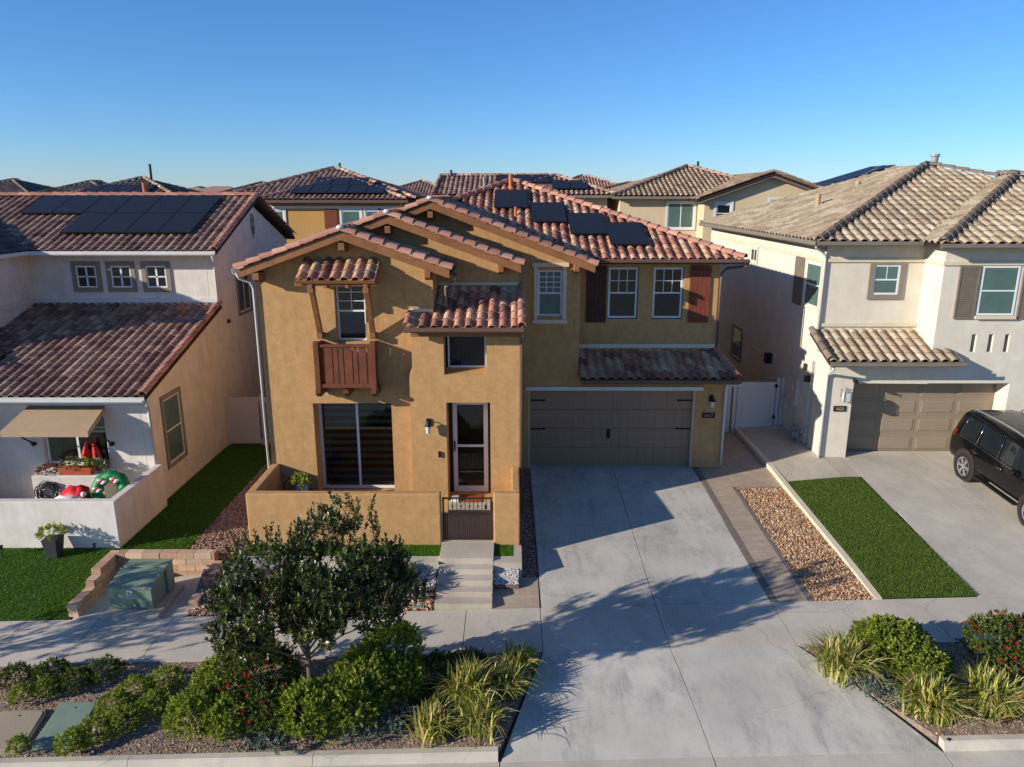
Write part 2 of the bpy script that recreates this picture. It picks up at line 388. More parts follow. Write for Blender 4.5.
        ORG[o.name] = Vector(o3)
        if bevel:
            b = o.modifiers.new('bevel', 'BEVEL'); b.width = bevel; b.segments = 2; b.limit_method = 'ANGLE'; b.angle_limit = R(40)
        return o

def tag(o, label=None, cat=None, group=None, kind=None):
    if label: o['label'] = label
    if cat: o['category'] = cat
    if group: o['group'] = group
    if kind: o['kind'] = kind
    return o
def thing(name, loc, label, cat, group=None):
    o = bpy.data.objects.new(name, None); col.objects.link(o); o.location = loc; o.empty_display_size = .3
    ORG[o.name] = Vector(loc); return tag(o, label, cat, group)
def copy_tree(o, parent=None, loc=None, rz=None, label=None):
    c = o.copy(); col.objects.link(c); c.parent = parent
    if loc is not None: c.location = loc
    if rz is not None: c.rotation_euler.z = rz
    if label: c['label'] = label
    for ch in o.children: copy_tree(ch, c)
    return c

# ------------------------------------------------------------------ roof tiles
def clip_poly(pts, poly):
    """pts: list of (s,t,h); clip to the convex polygon poly [(s,t)...] (ccw)"""
    out = pts
    for i in range(len(poly)):
        ax, ay = poly[i]; bx, by = poly[(i+1) % len(poly)]
        ex, ey = bx-ax, by-ay; nx = []
        if not out: return out
        dd = [ex*(p[1]-ay)-ey*(p[0]-ax) for p in out]
        for k in range(len(out)):
            p, q = out[k], out[(k+1) % len(out)]; dp, dq = dd[k], dd[(k+1) % len(out)]
            if dp >= 0: nx.append(p)
            if (dp >= 0) != (dq >= 0):
                t = dp/(dp-dq); nx.append(tuple(p[j]+(q[j]-p[j])*t for j in range(3)))
        out = nx
    return out

PROF = [(0,0),(.05,.55),(.16,.9),(.31,1.),(.46,.9),(.57,.55),(.62,.0),(.81,-.22),(1.,0)]
PROF_LO = [(0,0),(.1,.8),(.31,1.),(.52,.8),(.62,0),(1.,0)]
def tile_slope(mb, pts, sp=.27, cr=.36, amp=.06, lo=False, thick=.022, lift=.032, seed=1):
    pts = [Vector(p) for p in pts]
    u = (pts[1]-pts[0]).normalized(); n = u.cross(pts[2]-pts[0]).normalized()
    if n.z < 0: n = -n
    w = n.cross(u).normalized()
    if w.z < 0: w = -w
    o = pts[0]; rd = random.Random(seed)
    poly = [((p-o).dot(u), (p-o).dot(w)) for p in pts]
    ar = sum(poly[i][0]*poly[(i+1) % len(poly)][1]-poly[(i+1) % len(poly)][0]*poly[i][1] for i in range(len(poly)))
    if ar < 0: poly = poly[::-1]
    s0 = min(p[0] for p in poly); s1 = max(p[0] for p in poly); t1 = max(p[1] for p in poly)
    prof = PROF_LO if lo else PROF
    amp *= 1.12
    nc = max(1, round((s1-s0)/sp)); sp = (s1-s0)/nc; nr = int(math.ceil(t1/cr))
    def inside(a, b):
        return all((poly[(i+1) % len(poly)][0]-poly[i][0])*(b-poly[i][1])-(poly[(i+1) % len(poly)][1]-poly[i][1])*(a-poly[i][0]) >= -1e-6 for i in range(len(poly)))
    V = []; F = []; UV = []
    for r in range(nr):
        for c in range(nc):
            a0 = s0+c*sp; b0 = r*cr; b1 = b0+cr+.02
            cin = [inside(a0, b0), inside(a0+sp, b0), inside(a0, b1), inside(a0+sp, b1)]
            full = all(cin)
            uv = (rd.random(), rd.random())
            jd = rd.uniform(-.008, .008); jh = rd.uniform(-.003, .004); jt = rd.uniform(-.004, .004)
            lowp = [(a0+f*sp, b0+jd, h*amp+lift+jh+jt*f) for f, h in prof]
            top = [(a0+f*sp, b1, h*amp*.96+jh) for f, h in prof]
            ris = [(x, y, z-thick) for x, y, z in lowp]
            polys = []
            for k in range(len(prof)-1):
                polys.append([lowp[k], lowp[k+1], top[k+1], top[k]])
                if not lo: polys.append([ris[k], ris[k+1], lowp[k+1], lowp[k]])
            if not full:
                q = [clip_poly(p, poly) for p in polys]; polys = [p for p in q if len(p) > 2]
            for p in polys:
                i = len(V)
                for a, b, h in p:
                    x = o+u*a+w*b+n*h; V.append((x.x, x.y, x.z))
                F.append(tuple(range(i, i+len(p)))); UV.append(uv)
    mb.add_raw(V, F, UV)
    return u, w, n

def deck_slope(mb, pts, t=.1, drop=.02):
    pts = [Vector(p) for p in pts]; n = (pts[1]-pts[0]).cross(pts[2]-pts[0]).normalized()
    if n.z < 0: n = -n
    c = sum(pts, Vector())/len(pts)
    top = [p-n*drop for p in pts]
    mb.hexa([p-n*t for p in top], top)

def caps(mb, a, b, r=.12, L=.38, n=7, lift=.02, thick=.02, seed=3, up=(0,0,1)):
    """a = low end, b = high end"""
    a, b = Vector(a), Vector(b); D = (b-a).length; d = (b-a).normalized()
    s = d.cross(Vector(up)).normalized(); w = s.cross(d).normalized(); k = max(1, round(D/L)); L = D/k; rd = random.Random(seed)
    for i in range(k):
        uv = (rd.random(), rd.random()); r0 = r*rd.uniform(.97, 1.04); r1 = r*.84
        p0 = a+d*(i*L)+w*(lift+.02); p1 = a+d*((i+1)*L+.03)+w*lift
        A = [p0+s*r0*math.cos(math.pi*j/n)+w*r0*math.sin(math.pi*j/n) for j in range(n+1)]
        B = [p1+s*r1*math.cos(math.pi*j/n)+w*r1*math.sin(math.pi*j/n) for j in range(n+1)]
        C = [p0+s*(r0-thick)*math.cos(math.pi*j/n)+w*(r0-thick)*math.sin(math.pi*j/n) for j in range(n+1)]
        V = [tuple(x) for x in A+B+C]; m = n+1
        F = [(j, j+1, m+j+1, m+j) for j in range(n)]+[(2*m+j, 2*m+j+1, j+1, j) for j in range(n)]
        mb.add_raw(V, F, [uv]*len(F))
def capline(parent, name, mat, *a, **k):
    m = MB(); caps(m, *a, **k); return m.build(name, mat, parent, merge=True, recalc=False, smooth='angle')
def roofpart(parent, name, mat, slopes, sp=.27, cr=.36, amp=.06, lo=False, seed=1, deck='dark'):
    mb = MB(); dk = MB()
    for i, p in enumerate(slopes): tile_slope(mb, p, sp, cr, amp, lo, seed=seed*17+i); deck_slope(dk, p, .07 if deck != 'dark' else .1)
    mb.cm = 1
    mb.v_off = 0
    i0 = len(mb.v); mb.v += dk.v; mb.f += [tuple(i0+k for k in f) for f in dk.f]; mb.m += [1]*len(dk.f); mb.uv += dk.uv
    return mb.build(name, [mat, M[deck]], parent, merge=not lo, recalc=False, smooth=False if lo else 'angle')

# ------------------------------------------------------------------ walls and windows
def xf(face, pl):
    """local (a, out, z) -> world for a wall facing F(-Y), L(-X), R(+X)"""
    if face == 'F': return lambda a, o, z: (a, pl-o, z)
    if face == 'L': return lambda a, o, z: (pl-o, a, z)
    if face == 'R': return lambda a, o, z: (pl+o, a, z)
def obx(mb, T, a0, a1, o0, o1, z0, z1):
    p, q = T(a0, o0, z0), T(a1, o1, z1); mb.box(p[0], q[0], p[1], q[1], p[2], q[2])
def wall_panel(mb, face, pl, a0, a1, z0, z1, thick=.25, holes=(), tops=None):
    T = xf(face, pl)
    xs = sorted({a0, a1, *[h[0] for h in holes], *[h[1] for h in holes]}); zs = sorted({z0, z1, *[h[2] for h in holes], *[h[3] for h in holes]})
    xs = [x for x in xs if a0 <= x <= a1]; zs = [z for z in zs if z0 <= z <= z1]
    def solid(i, j):
        if i < 0 or j < 0 or i >= len(xs)-1 or j >= len(zs)-1: return False
        cx, cz = (xs[i]+xs[i+1])/2, (zs[j]+zs[j+1])/2
        return not any(h[0] < cx < h[1] and h[2] < cz < h[3] for h in holes)
    for i in range(len(xs)-1):
        for j in range(len(zs)-1):
            if not solid(i, j): continue
            A, B, C, D = xs[i], xs[i+1], zs[j], zs[j+1]
            mb.face([T(A,0,C), T(B,0,C), T(B,0,D), T(A,0,D)]); mb.face([T(A,-thick,D), T(B,-thick,D), T(B,-thick,C), T(A,-thick,C)])
            if not solid(i-1, j): mb.face([T(A,0,C), T(A,0,D), T(A,-thick,D), T(A,-thick,C)])
            if not solid(i+1, j): mb.face([T(B,0,D), T(B,0,C), T(B,-thick,C), T(B,-thick,D)])
            if not solid(i, j-1): mb.face([T(B,0,C), T(A,0,C), T(A,-thick,C), T(B,-thick,C)])
            if not solid(i, j+1): mb.face([T(A,0,D), T(B,0,D), T(B,-thick,D), T(A,-thick,D)])

def window(parent, face, pl, a0, a1, z0, z1, split=True, grid=(0, 0), grid_all=False, slider=False, frame='vinyl', pane='pane_dark', trim=None, trim_w=.12, sill=False, blind=None, fw=.05, depth=.06, name='window'):
    """frame mesh + pane (+ blind) ; plane pl is the outer face of the frame"""
    T = xf(face, pl); w = MB()
    obx(w, T, a0, a0+fw, 0, -depth, z0, z1); obx(w, T, a1-fw, a1, 0, -depth, z0, z1)
    obx(w, T, a0+fw, a1-fw, 0, -depth, z0, z0+fw); obx(w, T, a0+fw, a1-fw, 0, -depth, z1-fw, z1)
    zm = (z0+z1)/2; am = (a0+a1)/2
    if split: obx(w, T, a0+fw, a1-fw, -.008, -depth+.005, zm-.022, zm+.022)
    if slider: obx(w, T, am-.03, am+.03, -.008, -depth+.005, z0+fw, z1-fw)
    gx, gz = grid
    zb = zm+.022 if (split and not grid_all) else z0+fw; zt = z1-fw; bars = MB() if False else w
    for i in range(1, gx):
        a = a0+fw+(a1-a0-2*fw)*i/gx; obx(w, T, a-.010, a+.010, (-.022 if pane.startswith('glass') else -.004), -.034, zb, zt)
    for j in range(1, gz):
        z = zb+(zt-zb)*j/gz; obx(w, T, a0+fw, a1-fw, (-.023 if pane.startswith('glass') else -.005), -.033, z-.010, z+.010)
    fr = w.build(name, M[frame], parent, merge=False)
    po = -.028 if pane.startswith('glass') else -.010
    g = MB(); obx(g, T, a0+fw*.8, a1-fw*.8, po, po-.007, z0+fw*.8, z1-fw*.8); g.build('pane', M[pane], fr, merge=False)
    if blind == 'zebra':
        b = MB(); z = z0+fw
        while z < z1-fw-.02:
            obx(b, T, a0+fw, a1-fw, -.075, -.079, z, min(z+.095, z1-fw)); z += .19
        b.build('blind', M['blind'], fr, merge=False)
    elif blind:
        b = MB(); z = z0+fw+.03
        while z < z1-fw:
            q = [T(a0+fw, -.10, z), T(a1-fw, -.10, z), T(a1-fw, -.125, z+.052), T(a0+fw, -.125, z+.052)]
            b.face(q); z += .062
        b.build('blind', M[blind], fr, merge=False)
    if trim:
        t = MB(); tw = trim_w; q = .025
        obx(t, T, a0-tw, a0, q, -.0, z0-tw, z1+tw); obx(t, T, a1, a1+tw, q, -.0, z0-tw, z1+tw)
        obx(t, T, a0, a1, q, -.0, z0-tw, z0); obx(t, T, a0, a1, q, -.0, z1, z1+tw)
        if sill:
            obx(t, T, a0-tw-.05, a1+tw+.05, .06, -.0, z0-tw-.05, z0-tw-.002); obx(t, T, a0-tw-.05, a1+tw+.05, .06, 0, z1+tw+.002, z1+tw+.06)
        t.build('window_trim', M[trim], fr, merge=False)
    return fr
def gutter(parent, a, b, mat, w=.12, h=.11, name='gutter'):
    m = MB(); a, b = Vector(a), Vector(b); d = (b-a).normalized(); s = d.cross(Vector((0,0,1)))
    prof = [(-w/2, h/2), (-w/2, -h*.3), (-w/4, -h/2), (w/4, -h/2), (w/2, -h*.2), (w/2, h/2), (w/2-.01, h/2), (w/2-.01, -h*.1), (w/4-.01, -h*.4), (-w/4, -h*.4), (-w/2+.01, -h*.2), (-w/2+.01, h/2)]
    A = [a+s*x+Vector((0,0,z)) for x, z in prof]; B = [b+s*x+Vector((0,0,z)) for x, z in prof]; n = len(prof)
    m.mesh(A+B, [(k, (k+1) % n, n+(k+1) % n, n+k) for k in range(n)]+[tuple(range(n)), tuple(range(n, 2*n))])
    return m.build(name, mat, parent, merge=False)
def downspout(parent, pts, mat, r=.04):
    m = MB(); pts = [Vector(p) for p in pts]
    m.tube(pts, r, 8); return m.build('downspout', mat, parent, smooth=True, merge=False)
def text_mesh(name, txt, size, mat, parent, origin, rot=(math.pi/2, 0, 0), ext=.004):
    cu = bpy.data.curves.new(name, 'FONT'); cu.body = txt; cu.size = size; cu.extrude = ext; cu.align_x = 'CENTER'; cu.align_y = 'CENTER'
    t = bpy.data.objects.new('tmp_text', cu); col.objects.link(t); bpy.context.view_layer.update()
    me = bpy.data.meshes.new_from_object(t.evaluated_get(bpy.context.evaluated_depsgraph_get())); bpy.data.objects.remove(t)
    me.materials.clear(); me.materials.append(mat)
    o = bpy.data.objects.new(name, me); col.objects.link(o); o.parent = parent; o.location = Vector(origin)-ORG[parent.name]; o.rotation_euler = rot
    ORG[o.name] = ORG[parent.name]
    return o
def solar_panel(parent, corner, u, w, n, W=1.05, L=1.7, h=.11):
    c = Vector(corner); u = Vector(u); w = Vector(w); n = Vector(n); m = MB()
    q = [c, c+u*W, c+u*W+w*L, c+w*L]
    m.hexa([p+n*(h-.035) for p in q], [p+n*h for p in q])
    o = m.build('solar_panel', M['black_metal'], parent, merge=False)
    g = MB(); i = .02; q = [c+u*i+w*i, c+u*(W-i)+w*i, c+u*(W-i)+w*(L-i), c+u*i+w*(L-i)]
    g.hexa([p+n*(h-.001) for p in q], [p+n*(h+.003) for p in q]); g.build('cell_sheet', M['solar'], o, merge=False)
    return o
# ------------------------------------------------------------------ terrain heights (metres; garage floor of the tan house is 0)
def zsw(x): return -.40+.028*(x-3)
def z_side(x, y): return zsw(x)-.03*(13.9-y)/1.5
def z_park(x, y): return zsw(x)-.03-.15*(12.4-y)/2.3
def z_drive(x, y): t = (y-13.9)/7.; return zsw(x)*(1-t)+0*t if y < 20.9 else 0
def z_rdrive(x, y): t = min(1, (y-13.9)/7.); return zsw(x)*(1-t)+.3*t
def z_rside(x, y): return z_rdrive(x, y)-.14*min(1, max(0, (y-15)/5))*min(1, max(0, (9.3-x)/1.5))
def z_left(x, y):
    t = min(1, (y-13.9)/2.4); return zsw(x)*(1-t)-.36*t
def sheet(mb, x0, x1, y0, y1, zf, th=.1, nx=4, ny=4, lift=0., x0b=None, x1b=None):
    """sheet following zf; x0b/x1b = the x limits at y1 when they differ from those at y0"""
    x0b = x0 if x0b is None else x0b; x1b = x1 if x1b is None else x1b
    P = []
    for j in range(ny+1):
        t = j/ny; y = y0+(y1-y0)*t; a = x0+(x0b-x0)*t; b = x1+(x1b-x1)*t
        P.append([(a+(b-a)*i/nx, y, zf(a+(b-a)*i/nx, y)+lift) for i in range(nx+1)])
    vs = [p for r in P for p in r]; fs = [(j*(nx+1)+i, j*(nx+1)+i+1, (j+1)*(nx+1)+i+1, (j+1)*(nx+1)+i) for j in range(ny) for i in range(nx)]
    k = len(vs); vs += [(x, y, z-th) for x, y, z in vs]
    ring = [i for i in range(nx+1)]+[(j)*(nx+1)+nx for j in range(1, ny+1)]+[ny*(nx+1)+i for i in range(nx-1, -1, -1)]+[j*(nx+1) for j in range(ny-1, 0, -1)]
    fs += [(ring[q], ring[(q+1) % len(ring)], k+ring[(q+1) % len(ring)], k+ring[q]) for q in range(len(ring))]
    mb.mesh(vs, fs)
def struct(o): o['kind'] = 'structure'; return o

# ground: one sheet to the horizon, a little below every surface laid on it
def z_base(x, y):
    if y < 9.3: return zsw(max(-60, min(60, x)))-.45
    x = max(-60, min(60, x))
    if y < 13.8: return z_park(x, min(y, 12.4))-.2
    if y < 21: 
        t = (y-13.8)/7.2; return (zsw(x)-.2)*(1-t)-.45*t
    return -.45
g = MB()
xs = [-900, -300, -100, -60, -30, -20, -15, -12, -9, -6, -3, 0, 3, 6, 9, 12, 15, 20, 30, 60, 100, 300, 900]
ys = [-60, -10, 5, 9.2, 9.3, 10, 11, 12.4, 13.8, 15, 17, 19, 21, 25, 40, 100, 300, 1500]
vs = [(x, y, z_base(x, y)) for y in ys for x in xs]
fs = [(j*len(xs)+i, j*len(xs)+i+1, (j+1)*len(xs)+i+1, (j+1)*len(xs)+i) for j in range(len(ys)-1) for i in range(len(xs)-1)]
g.mesh(vs, fs); struct(g.build('ground', M['ground']))
# far lots: one level sheet behind the first row
g = MB(); g.box(-60, 60, 24.4, 60, -.3, -.04); struct(g.build('backyard_ground', M['ground']))

# street, gutter, kerbs
g = MB(); sheet(g, -30, 30, -20, 9.35, lambda x, y: zsw(x)-.34+.02*(9.35-max(y, 4))*.6*0, .1, 8, 4); struct(g.build('road', M['asphalt']))
g = MB()
for a, b in [(-30, -12), (-12, -9), (-9, -6), (-6, -3), (-3, -.2), (-.19, 3.2), (3.21, 6.85), (6.86, 9.8), (9.81, 13), (13.01, 30)]:
    sheet(g, a+.004, b-.004, 9.36, 9.93, lambda x, y: zsw(x)-.325+.02*(y-9.4), .1, 2, 2)
struct(g.build('gutter_pan', M['concrete_walk']))
def kerb(x0, x1, name='kerb', drop0=0, drop1=0):
    m = MB(); n = max(1, round((x1-x0)/3.)); 
    for i in range(n):
        a = x0+(x1-x0)*i/n+.004; b = x0+(x1-x0)*(i+1)/n-.004
        lo = []; hi = []
        def pt(x, y, dz): return (x, y, zsw(x)-.18+dz)
        prof = [(9.93, -.3), (9.93, -.135), (9.985, -.02), (10.01, 0), (10.12, 0), (10.12, -.3)]
        A = [pt(a, y, z) for y, z in prof]; B = [pt(b, y, z) for y, z in prof]; k = len(prof)
        m.mesh(A+B, [(q, (q+1) % k, k+(q+1) % k, k+q) for q in range(k)]+[tuple(range(k)), tuple(range(k, 2*k))])
    return struct(m.build(name, M['concrete_walk']))
kerb(-30, -.22); kerb(6.88, 30)

# public sidewalk
g = MB(); G = .007
xsj = [.59-1.55*k for k in range(0, 20)][::-1]
for a, b in zip(xsj[:-1], xsj[1:]): sheet(g, a+G, b-G, 12.41, 13.9, z_side, .1, 2, 2)
for a, b in [(.59, 3.02), (3.02, 5.44)]: sheet(g, a+G, b-G, 12.41, 13.9, z_side, .1, 3, 2)
xr = [5.44+1.5*k for k in range(0, 14)]
for a, b in zip(xr[:-1], xr[1:]): sheet(g, a+G, b-G, 12.41, 13.9, z_side, .1, 2, 2)
struct(g.build('sidewalk', M['concrete_walk']))
g = MB(); sheet(g, -30, 30, 12.3, 13.95, lambda x, y: z_side(x, y)-.03, .05, 8, 2); struct(g.build('sidewalk_joint', M['concrete_dark']))

# driveway of the tan house and its apron
g = MB()
zd = lambda x, y: z_drive(x, y)
for (ya, yb) in [(13.915, 17.4), (17.41, 21.3)]:
    sheet(g, .62 if ya < 15 else .59, 3.02-G, ya, yb, zd, .1, 4, 6, x0b=.59 if ya < 15 else .54)
    sheet(g, 3.02+G, 5.43, ya, yb, zd, .1, 4, 6, x1b=5.42)
def z_apron(x, y):
    t = ((12.4-y)/2.47)**1.6; return (zsw(x)-.03)*(1-t)+(zsw(x)-.31)*t
sheet(g, -.17, 3.2-G, 9.93, 12.4, z_apron, .1, 4, 6, x0b=.6, x1b=3.02-G)
sheet(g, 3.2+G, 6.83, 9.93, 12.4, z_apron, .1, 4, 9, x0b=3.02+G, x1b=5.44)
struct(g.build('driveway', M['concrete']))
g = MB(); sheet(g, .5, 5.5, 13.9, 21.3, lambda x, y: zd(x, y)-.03, .05, 4, 6); sheet(g, -.1, 6.7, 9.93, 12.4, lambda x, y: z_apron(x, y)-.03, .05, 4, 4, x0b=.62, x1b=5.4)
struct(g.build('driveway_joint', M['concrete_dark']))
# right-hand driveway
g = MB()
for (ya, yb) in [(13.915, 17.6), (17.61, 21.5)]:
    for a, b in [(9.78, 12.3), (12.3, 14.9)]: sheet(g, a+G, b-G, ya, yb, z_rdrive, .1, 4, 4, x0b=a+G+(.12 if a < 10 else 0))
struct(g.build('neighbour_driveway', M['concrete_walk']))
g = MB(); sheet(g, 9.7, 15, 13.9, 21.7, lambda x, y: z_rdrive(x, y)-.03, .05, 4, 6); struct(g.build('neighbour_driveway_joint', M['concrete_dark']))
g = MB(); sheet(g, 14.9, 30, 13.91, 24, z_rdrive, .1, 4, 4); struct(g.build('far_path', M['concrete_warm']))
# side path of the right-hand lot
g = MB(); sheet(g, 7.78, 9.35, 19.62, 24.35, z_rside, .12, 3, 4); sheet(g, 9.36, 9.88, 19.62, 21.0, z_rdrive, .12, 2, 2); struct(g.build('side_path', M['concrete_warm']))
g = MB(); sheet(g, 7.63, 7.775, 13.92, 24.35, lambda x, y: z_rside(x, y)+.02, .4, 1, 8); struct(g.build('lot_kerb', M['trim_cream']))
# paver path beside the driveway
def z_pav(x, y): t = min(1, (y-13.9)/7.); return zsw(x)*(1-t)+0.02*t
g = MB(); sheet(g, 5.60, 6.22, 13.92, 19.5, z_pav, .1, 2, 4); sheet(g, 5.60, 7.62, 19.5, 24.2, z_pav, .1, 3, 4)
struct(g.build('paver_path', M['paver']))
g = MB(); sheet(g, 5.44, 5.597, 13.92, 24.2, lambda x, y: z_pav(x, y)+.002, .1, 1, 6); sheet(g, 6.223, 6.33, 13.92, 19.4, lambda x, y: z_pav(x, y)+.002, .1, 1, 5); struct(g.build('paver_border', M['paver_border']))
g = MB(); sheet(g, 6.33, 7.63, 13.92, 19.45, lambda x, y: z_pav(x, y)-.035, .1, 3, 5); struct(g.build('gravel_bed', M['soil_dark']))
# strip left of the driveway
g = MB(); sheet(g, -.41, .58, 13.92, 15.05, lambda x, y: z_drive(x, y)-.005, .1, 2, 3); struct(g.build('paver_strip', M['paver']))
g = MB(); sheet(g, .19, .57, 15.06, 20.9, lambda x, y: z_drive(x, y)-.03, .1, 1, 4); struct(g.build('dark_gravel_strip', M['soil_dark']))

# pebbles and bark chips (nobody could count them)
OCT = [(1,0,0),(-1,0,0),(0,1,0),(0,-1,0),(0,0,1),(0,0,-1)]; OCF = [(0,2,4),(2,1,4),(1,3,4),(3,0,4),(2,0,5),(1,2,5),(3,1,5),(0,3,5)]
def pebbles(name, mat, area, n, size, zf, label, flat=.6, excl=None, cat='gravel', seed=1):
    rd = random.Random(seed); V = []; F = []; UV = []
    for i in range(n):
        for _ in range(20):
            x = rd.uniform(area[0], area[1]); y = rd.uniform(area[2], area[3])
            if excl is None or not excl(x, y): break
        s = size*rd.uniform(.55, 1.3); sx, sy, sz = s*rd.uniform(.7, 1.3), s*rd.uniform(.6, 1.1), s*flat*rd.uniform(.7, 1.2); a = rd.uniform(0, 6.28)
        ca, sa = math.cos(a), math.sin(a); z = zf(x, y)+sz*.35; tx, ty = rd.uniform(-.3, .3), rd.uniform(-.3, .3); k = len(V)
        for px, py, pz in OCT:
            px *= sx; py *= sy; pz *= sz
            V.append((x+px*ca-py*sa, y+px*sa+py*ca, z+pz+px*tx+py*ty))
        F += [tuple(k+q for q in f) for f in OCF]; UV += [(rd.random(), rd.random())]*8
    m = MB(); m.add_raw(V, F, UV); o = m.build(name, mat, merge=False, recalc=False); return tag(o, label, cat, kind='stuff')
pebbles('brown_gravel', M['pebble_brown'], (6.34, 7.62, 13.94, 19.44), 9000, .032, lambda x, y: z_pav(x, y)-.03, 'loose brown and tan river gravel in the strip between the paver path and the turf', .8)
pebbles('dark_gravel', M['pebble_red'], (.2, .56, 15.08, 20.9), 1500, .028, lambda x, y: z_drive(x, y)-.03, 'dark gravel in the narrow strip along the left edge of the driveway')

# main lot, planting strip in front of the patio wall
def z_strip(x, y): t = (y-13.9)/1.1; return zsw(x)*(1-t)-.12*t
g = MB(); sheet(g, -6.9, -1.66, 13.92, 15.0, z_strip, .2, 6, 4, lift=-.04); sheet(g, -.4, .15, 14.62, 15.0, lambda x, y: -.34+.5*(y-14.62), .1, 1, 2); struct(g.build('planting_bed', M['soil_dark']))
g = MB(); g.box(-6.3, -1.64, 15.0, 15.3, -.4, 0.0); g.box(-.41, .22, 15.0, 15.3, -.5, 0.0); g.box(.03, .22, 15.303, 15.84, -.5, 0.0)
struct(g.build('garden_edging', M['concrete_warm']))
g = MB(); g.box(-6.2, -1.64, 15.303, 15.86, -.3, -.005); g.box(-.41, .027, 15.303, 15.86, -.3, -.005); struct(g.build('front_turf', M['turf']))
pebbles('white_gravel', M['pebble_white'], (-4.2, -1.68, 14.45, 14.99), 2600, .03, lambda x, y: z_strip(x, y)-.03, 'white stone gravel along the concrete edging left of the entry walk')
pebbles('white_gravel', M['pebble_white'], (-.39, .14, 14.63, 14.99), 600, .025, lambda x, y: -.34+.5*(y-14.62), 'white stone gravel patch right of the entry walk beside the driveway')
pebbles('brown_rock_mulch', M['pebble_brown'], (-6.8, -1.68, 13.95, 14.5), 3500, .032, lambda x, y: z_strip(x, y)-.03, 'brown rock mulch beside the sidewalk left of the entry walk', .8, seed=5)
# entry walk: landing and four steps
g = MB()
ysx = [(15.08, 15.86, .06), (14.8, 15.08, -.06), (14.5, 14.8, -.17), (14.22, 14.5, -.28), (13.92, 14.22, -.385)]
for a, b, z in ysx: g.box(-1.635, -.415, a, b, -.7, z)
for a, b, z in ysx[:4]: g.box(-1.62, -.43, a-.012, a, -.7, z-.03)
struct(g.build('entry_walk', M['concrete_warm'], bevel=.012))

# left lot
def zl(x, y): return z_left(x, y)
g = MB()
sheet(g, -30, -9.36, 13.92, 16.45, zl, .2, 8, 6); sheet(g, -9.36, -7.85, 15.9, 16.45, zl, .2, 3, 3)
sheet(g, -9.75, -7.85, 16.45, 24.0, zl, .2, 3, 6)
struct(g.build('lawn', M['turf']))
g = MB(); sheet(g, -7.85, -5.9, 15.9, 24.0, lambda x, y: zl(x, y)-.02, .2, 3, 6); sheet(g, -6.68, -5.9, 13.93, 15.9, lambda x, y: zl(x, y)-.02, .2, 3, 3); struct(g.build('side_gravel_bed', M['soil_dark']))
pebbles('side_yard_gravel', M['pebble_red'], (-7.84, -6.17, 15.92, 24.0), 9000, .03, lambda x, y: zl(x, y)-.015, 'dull red-brown gravel between the side turf and the tan house')
# right turf
g = MB(); sheet(g, 7.8, 9.76, 13.93, 19.6, z_rside, .15, 4, 6, x1b=9.87, lift=.01); struct(g.build('turf_strip', M['turf']))
def turf_blades(name, areas, n, zf, label, h=.026, seed=4, mat='blade'):
    rd = random.Random(seed); V = []; F = []; UV = []
    tot = sum((b-a)*(d-c) for a, b, c, d in areas)
    for a, b, c, d in areas:
        for i in range(int(n*(b-a)*(d-c)/tot)):
            x = rd.uniform(a, b); y = rd.uniform(c, d); z = zf(x, y); q = rd.uniform(0, 6.28); w = .007; hh = h*rd.uniform(.6, 1.3)
            dx, dy = math.cos(q)*w, math.sin(q)*w; lx, ly = rd.uniform(-.025, .025), rd.uniform(-.025, .025); k = len(V)
            V += [(x-dx, y-dy, z), (x+dx, y+dy, z), (x+lx, y+ly, z+hh)]; F.append((k, k+1, k+2)); UV.append((rd.random(), rd.random()))
    m = MB(); m.add_raw(V, F, UV); return tag(m.build(name, M[mat], merge=False, recalc=False), label, 'grass', kind='stuff')
turf_blades('grass', [(7.8, 9.8, 13.94, 19.58)], 70000, lambda x, y: z_rside(x, y)+.01, 'short green artificial grass strip beside the right driveway')
turf_blades('grass', [(-6.2, -1.65, 15.31, 15.85), (-.4, .02, 15.31, 15.85)], 18000, lambda x, y: -.005, 'short green artificial grass under the tan patio wall', mat='blade_bright')
turf_blades('grass', [(-14.5, -9.4, 13.93, 16.4), (-9.36, -7.86, 15.92, 16.4), (-9.7, -7.86, 16.4, 23.9)], 90000, zl, 'short green artificial grass of the left front yard and side yard', mat='blade_bright')
# parkway planting beds
g = MB(); sheet(g, -30, -.19, 10.13, 12.4, z_park, .2, 20, 5, lift=-.02, x1b=.57); struct(g.build('mulch_bed', M['soil']))
g = MB(); sheet(g, 6.85, 30, 10.13, 12.4, z_park, .2, 12, 5, lift=-.02, x0b=5.47); struct(g.build('mulch_bed_by_driveway', M['soil']))
def ex(x, y): 
    t = (y-10.13)/2.27
    if x < 3: return x > -.19+.74*t
    return x < 6.85-1.36*t
pebbles('bark_mulch', M['chip'], (-10.5, .5, 10.14, 12.38), 16000, .022, lambda x, y: z_park(x, y)-.02, 'bark chips and pebbles over the soil of the left parkway bed', .35, ex, 'mulch')
pebbles('bark_mulch', M['chip'], (5.6, 11, 10.14, 12.38), 6500, .022, lambda x, y: z_park(x, y)-.02, 'bark chips over the soil of the right parkway bed', .35, ex, 'mulch', 2)

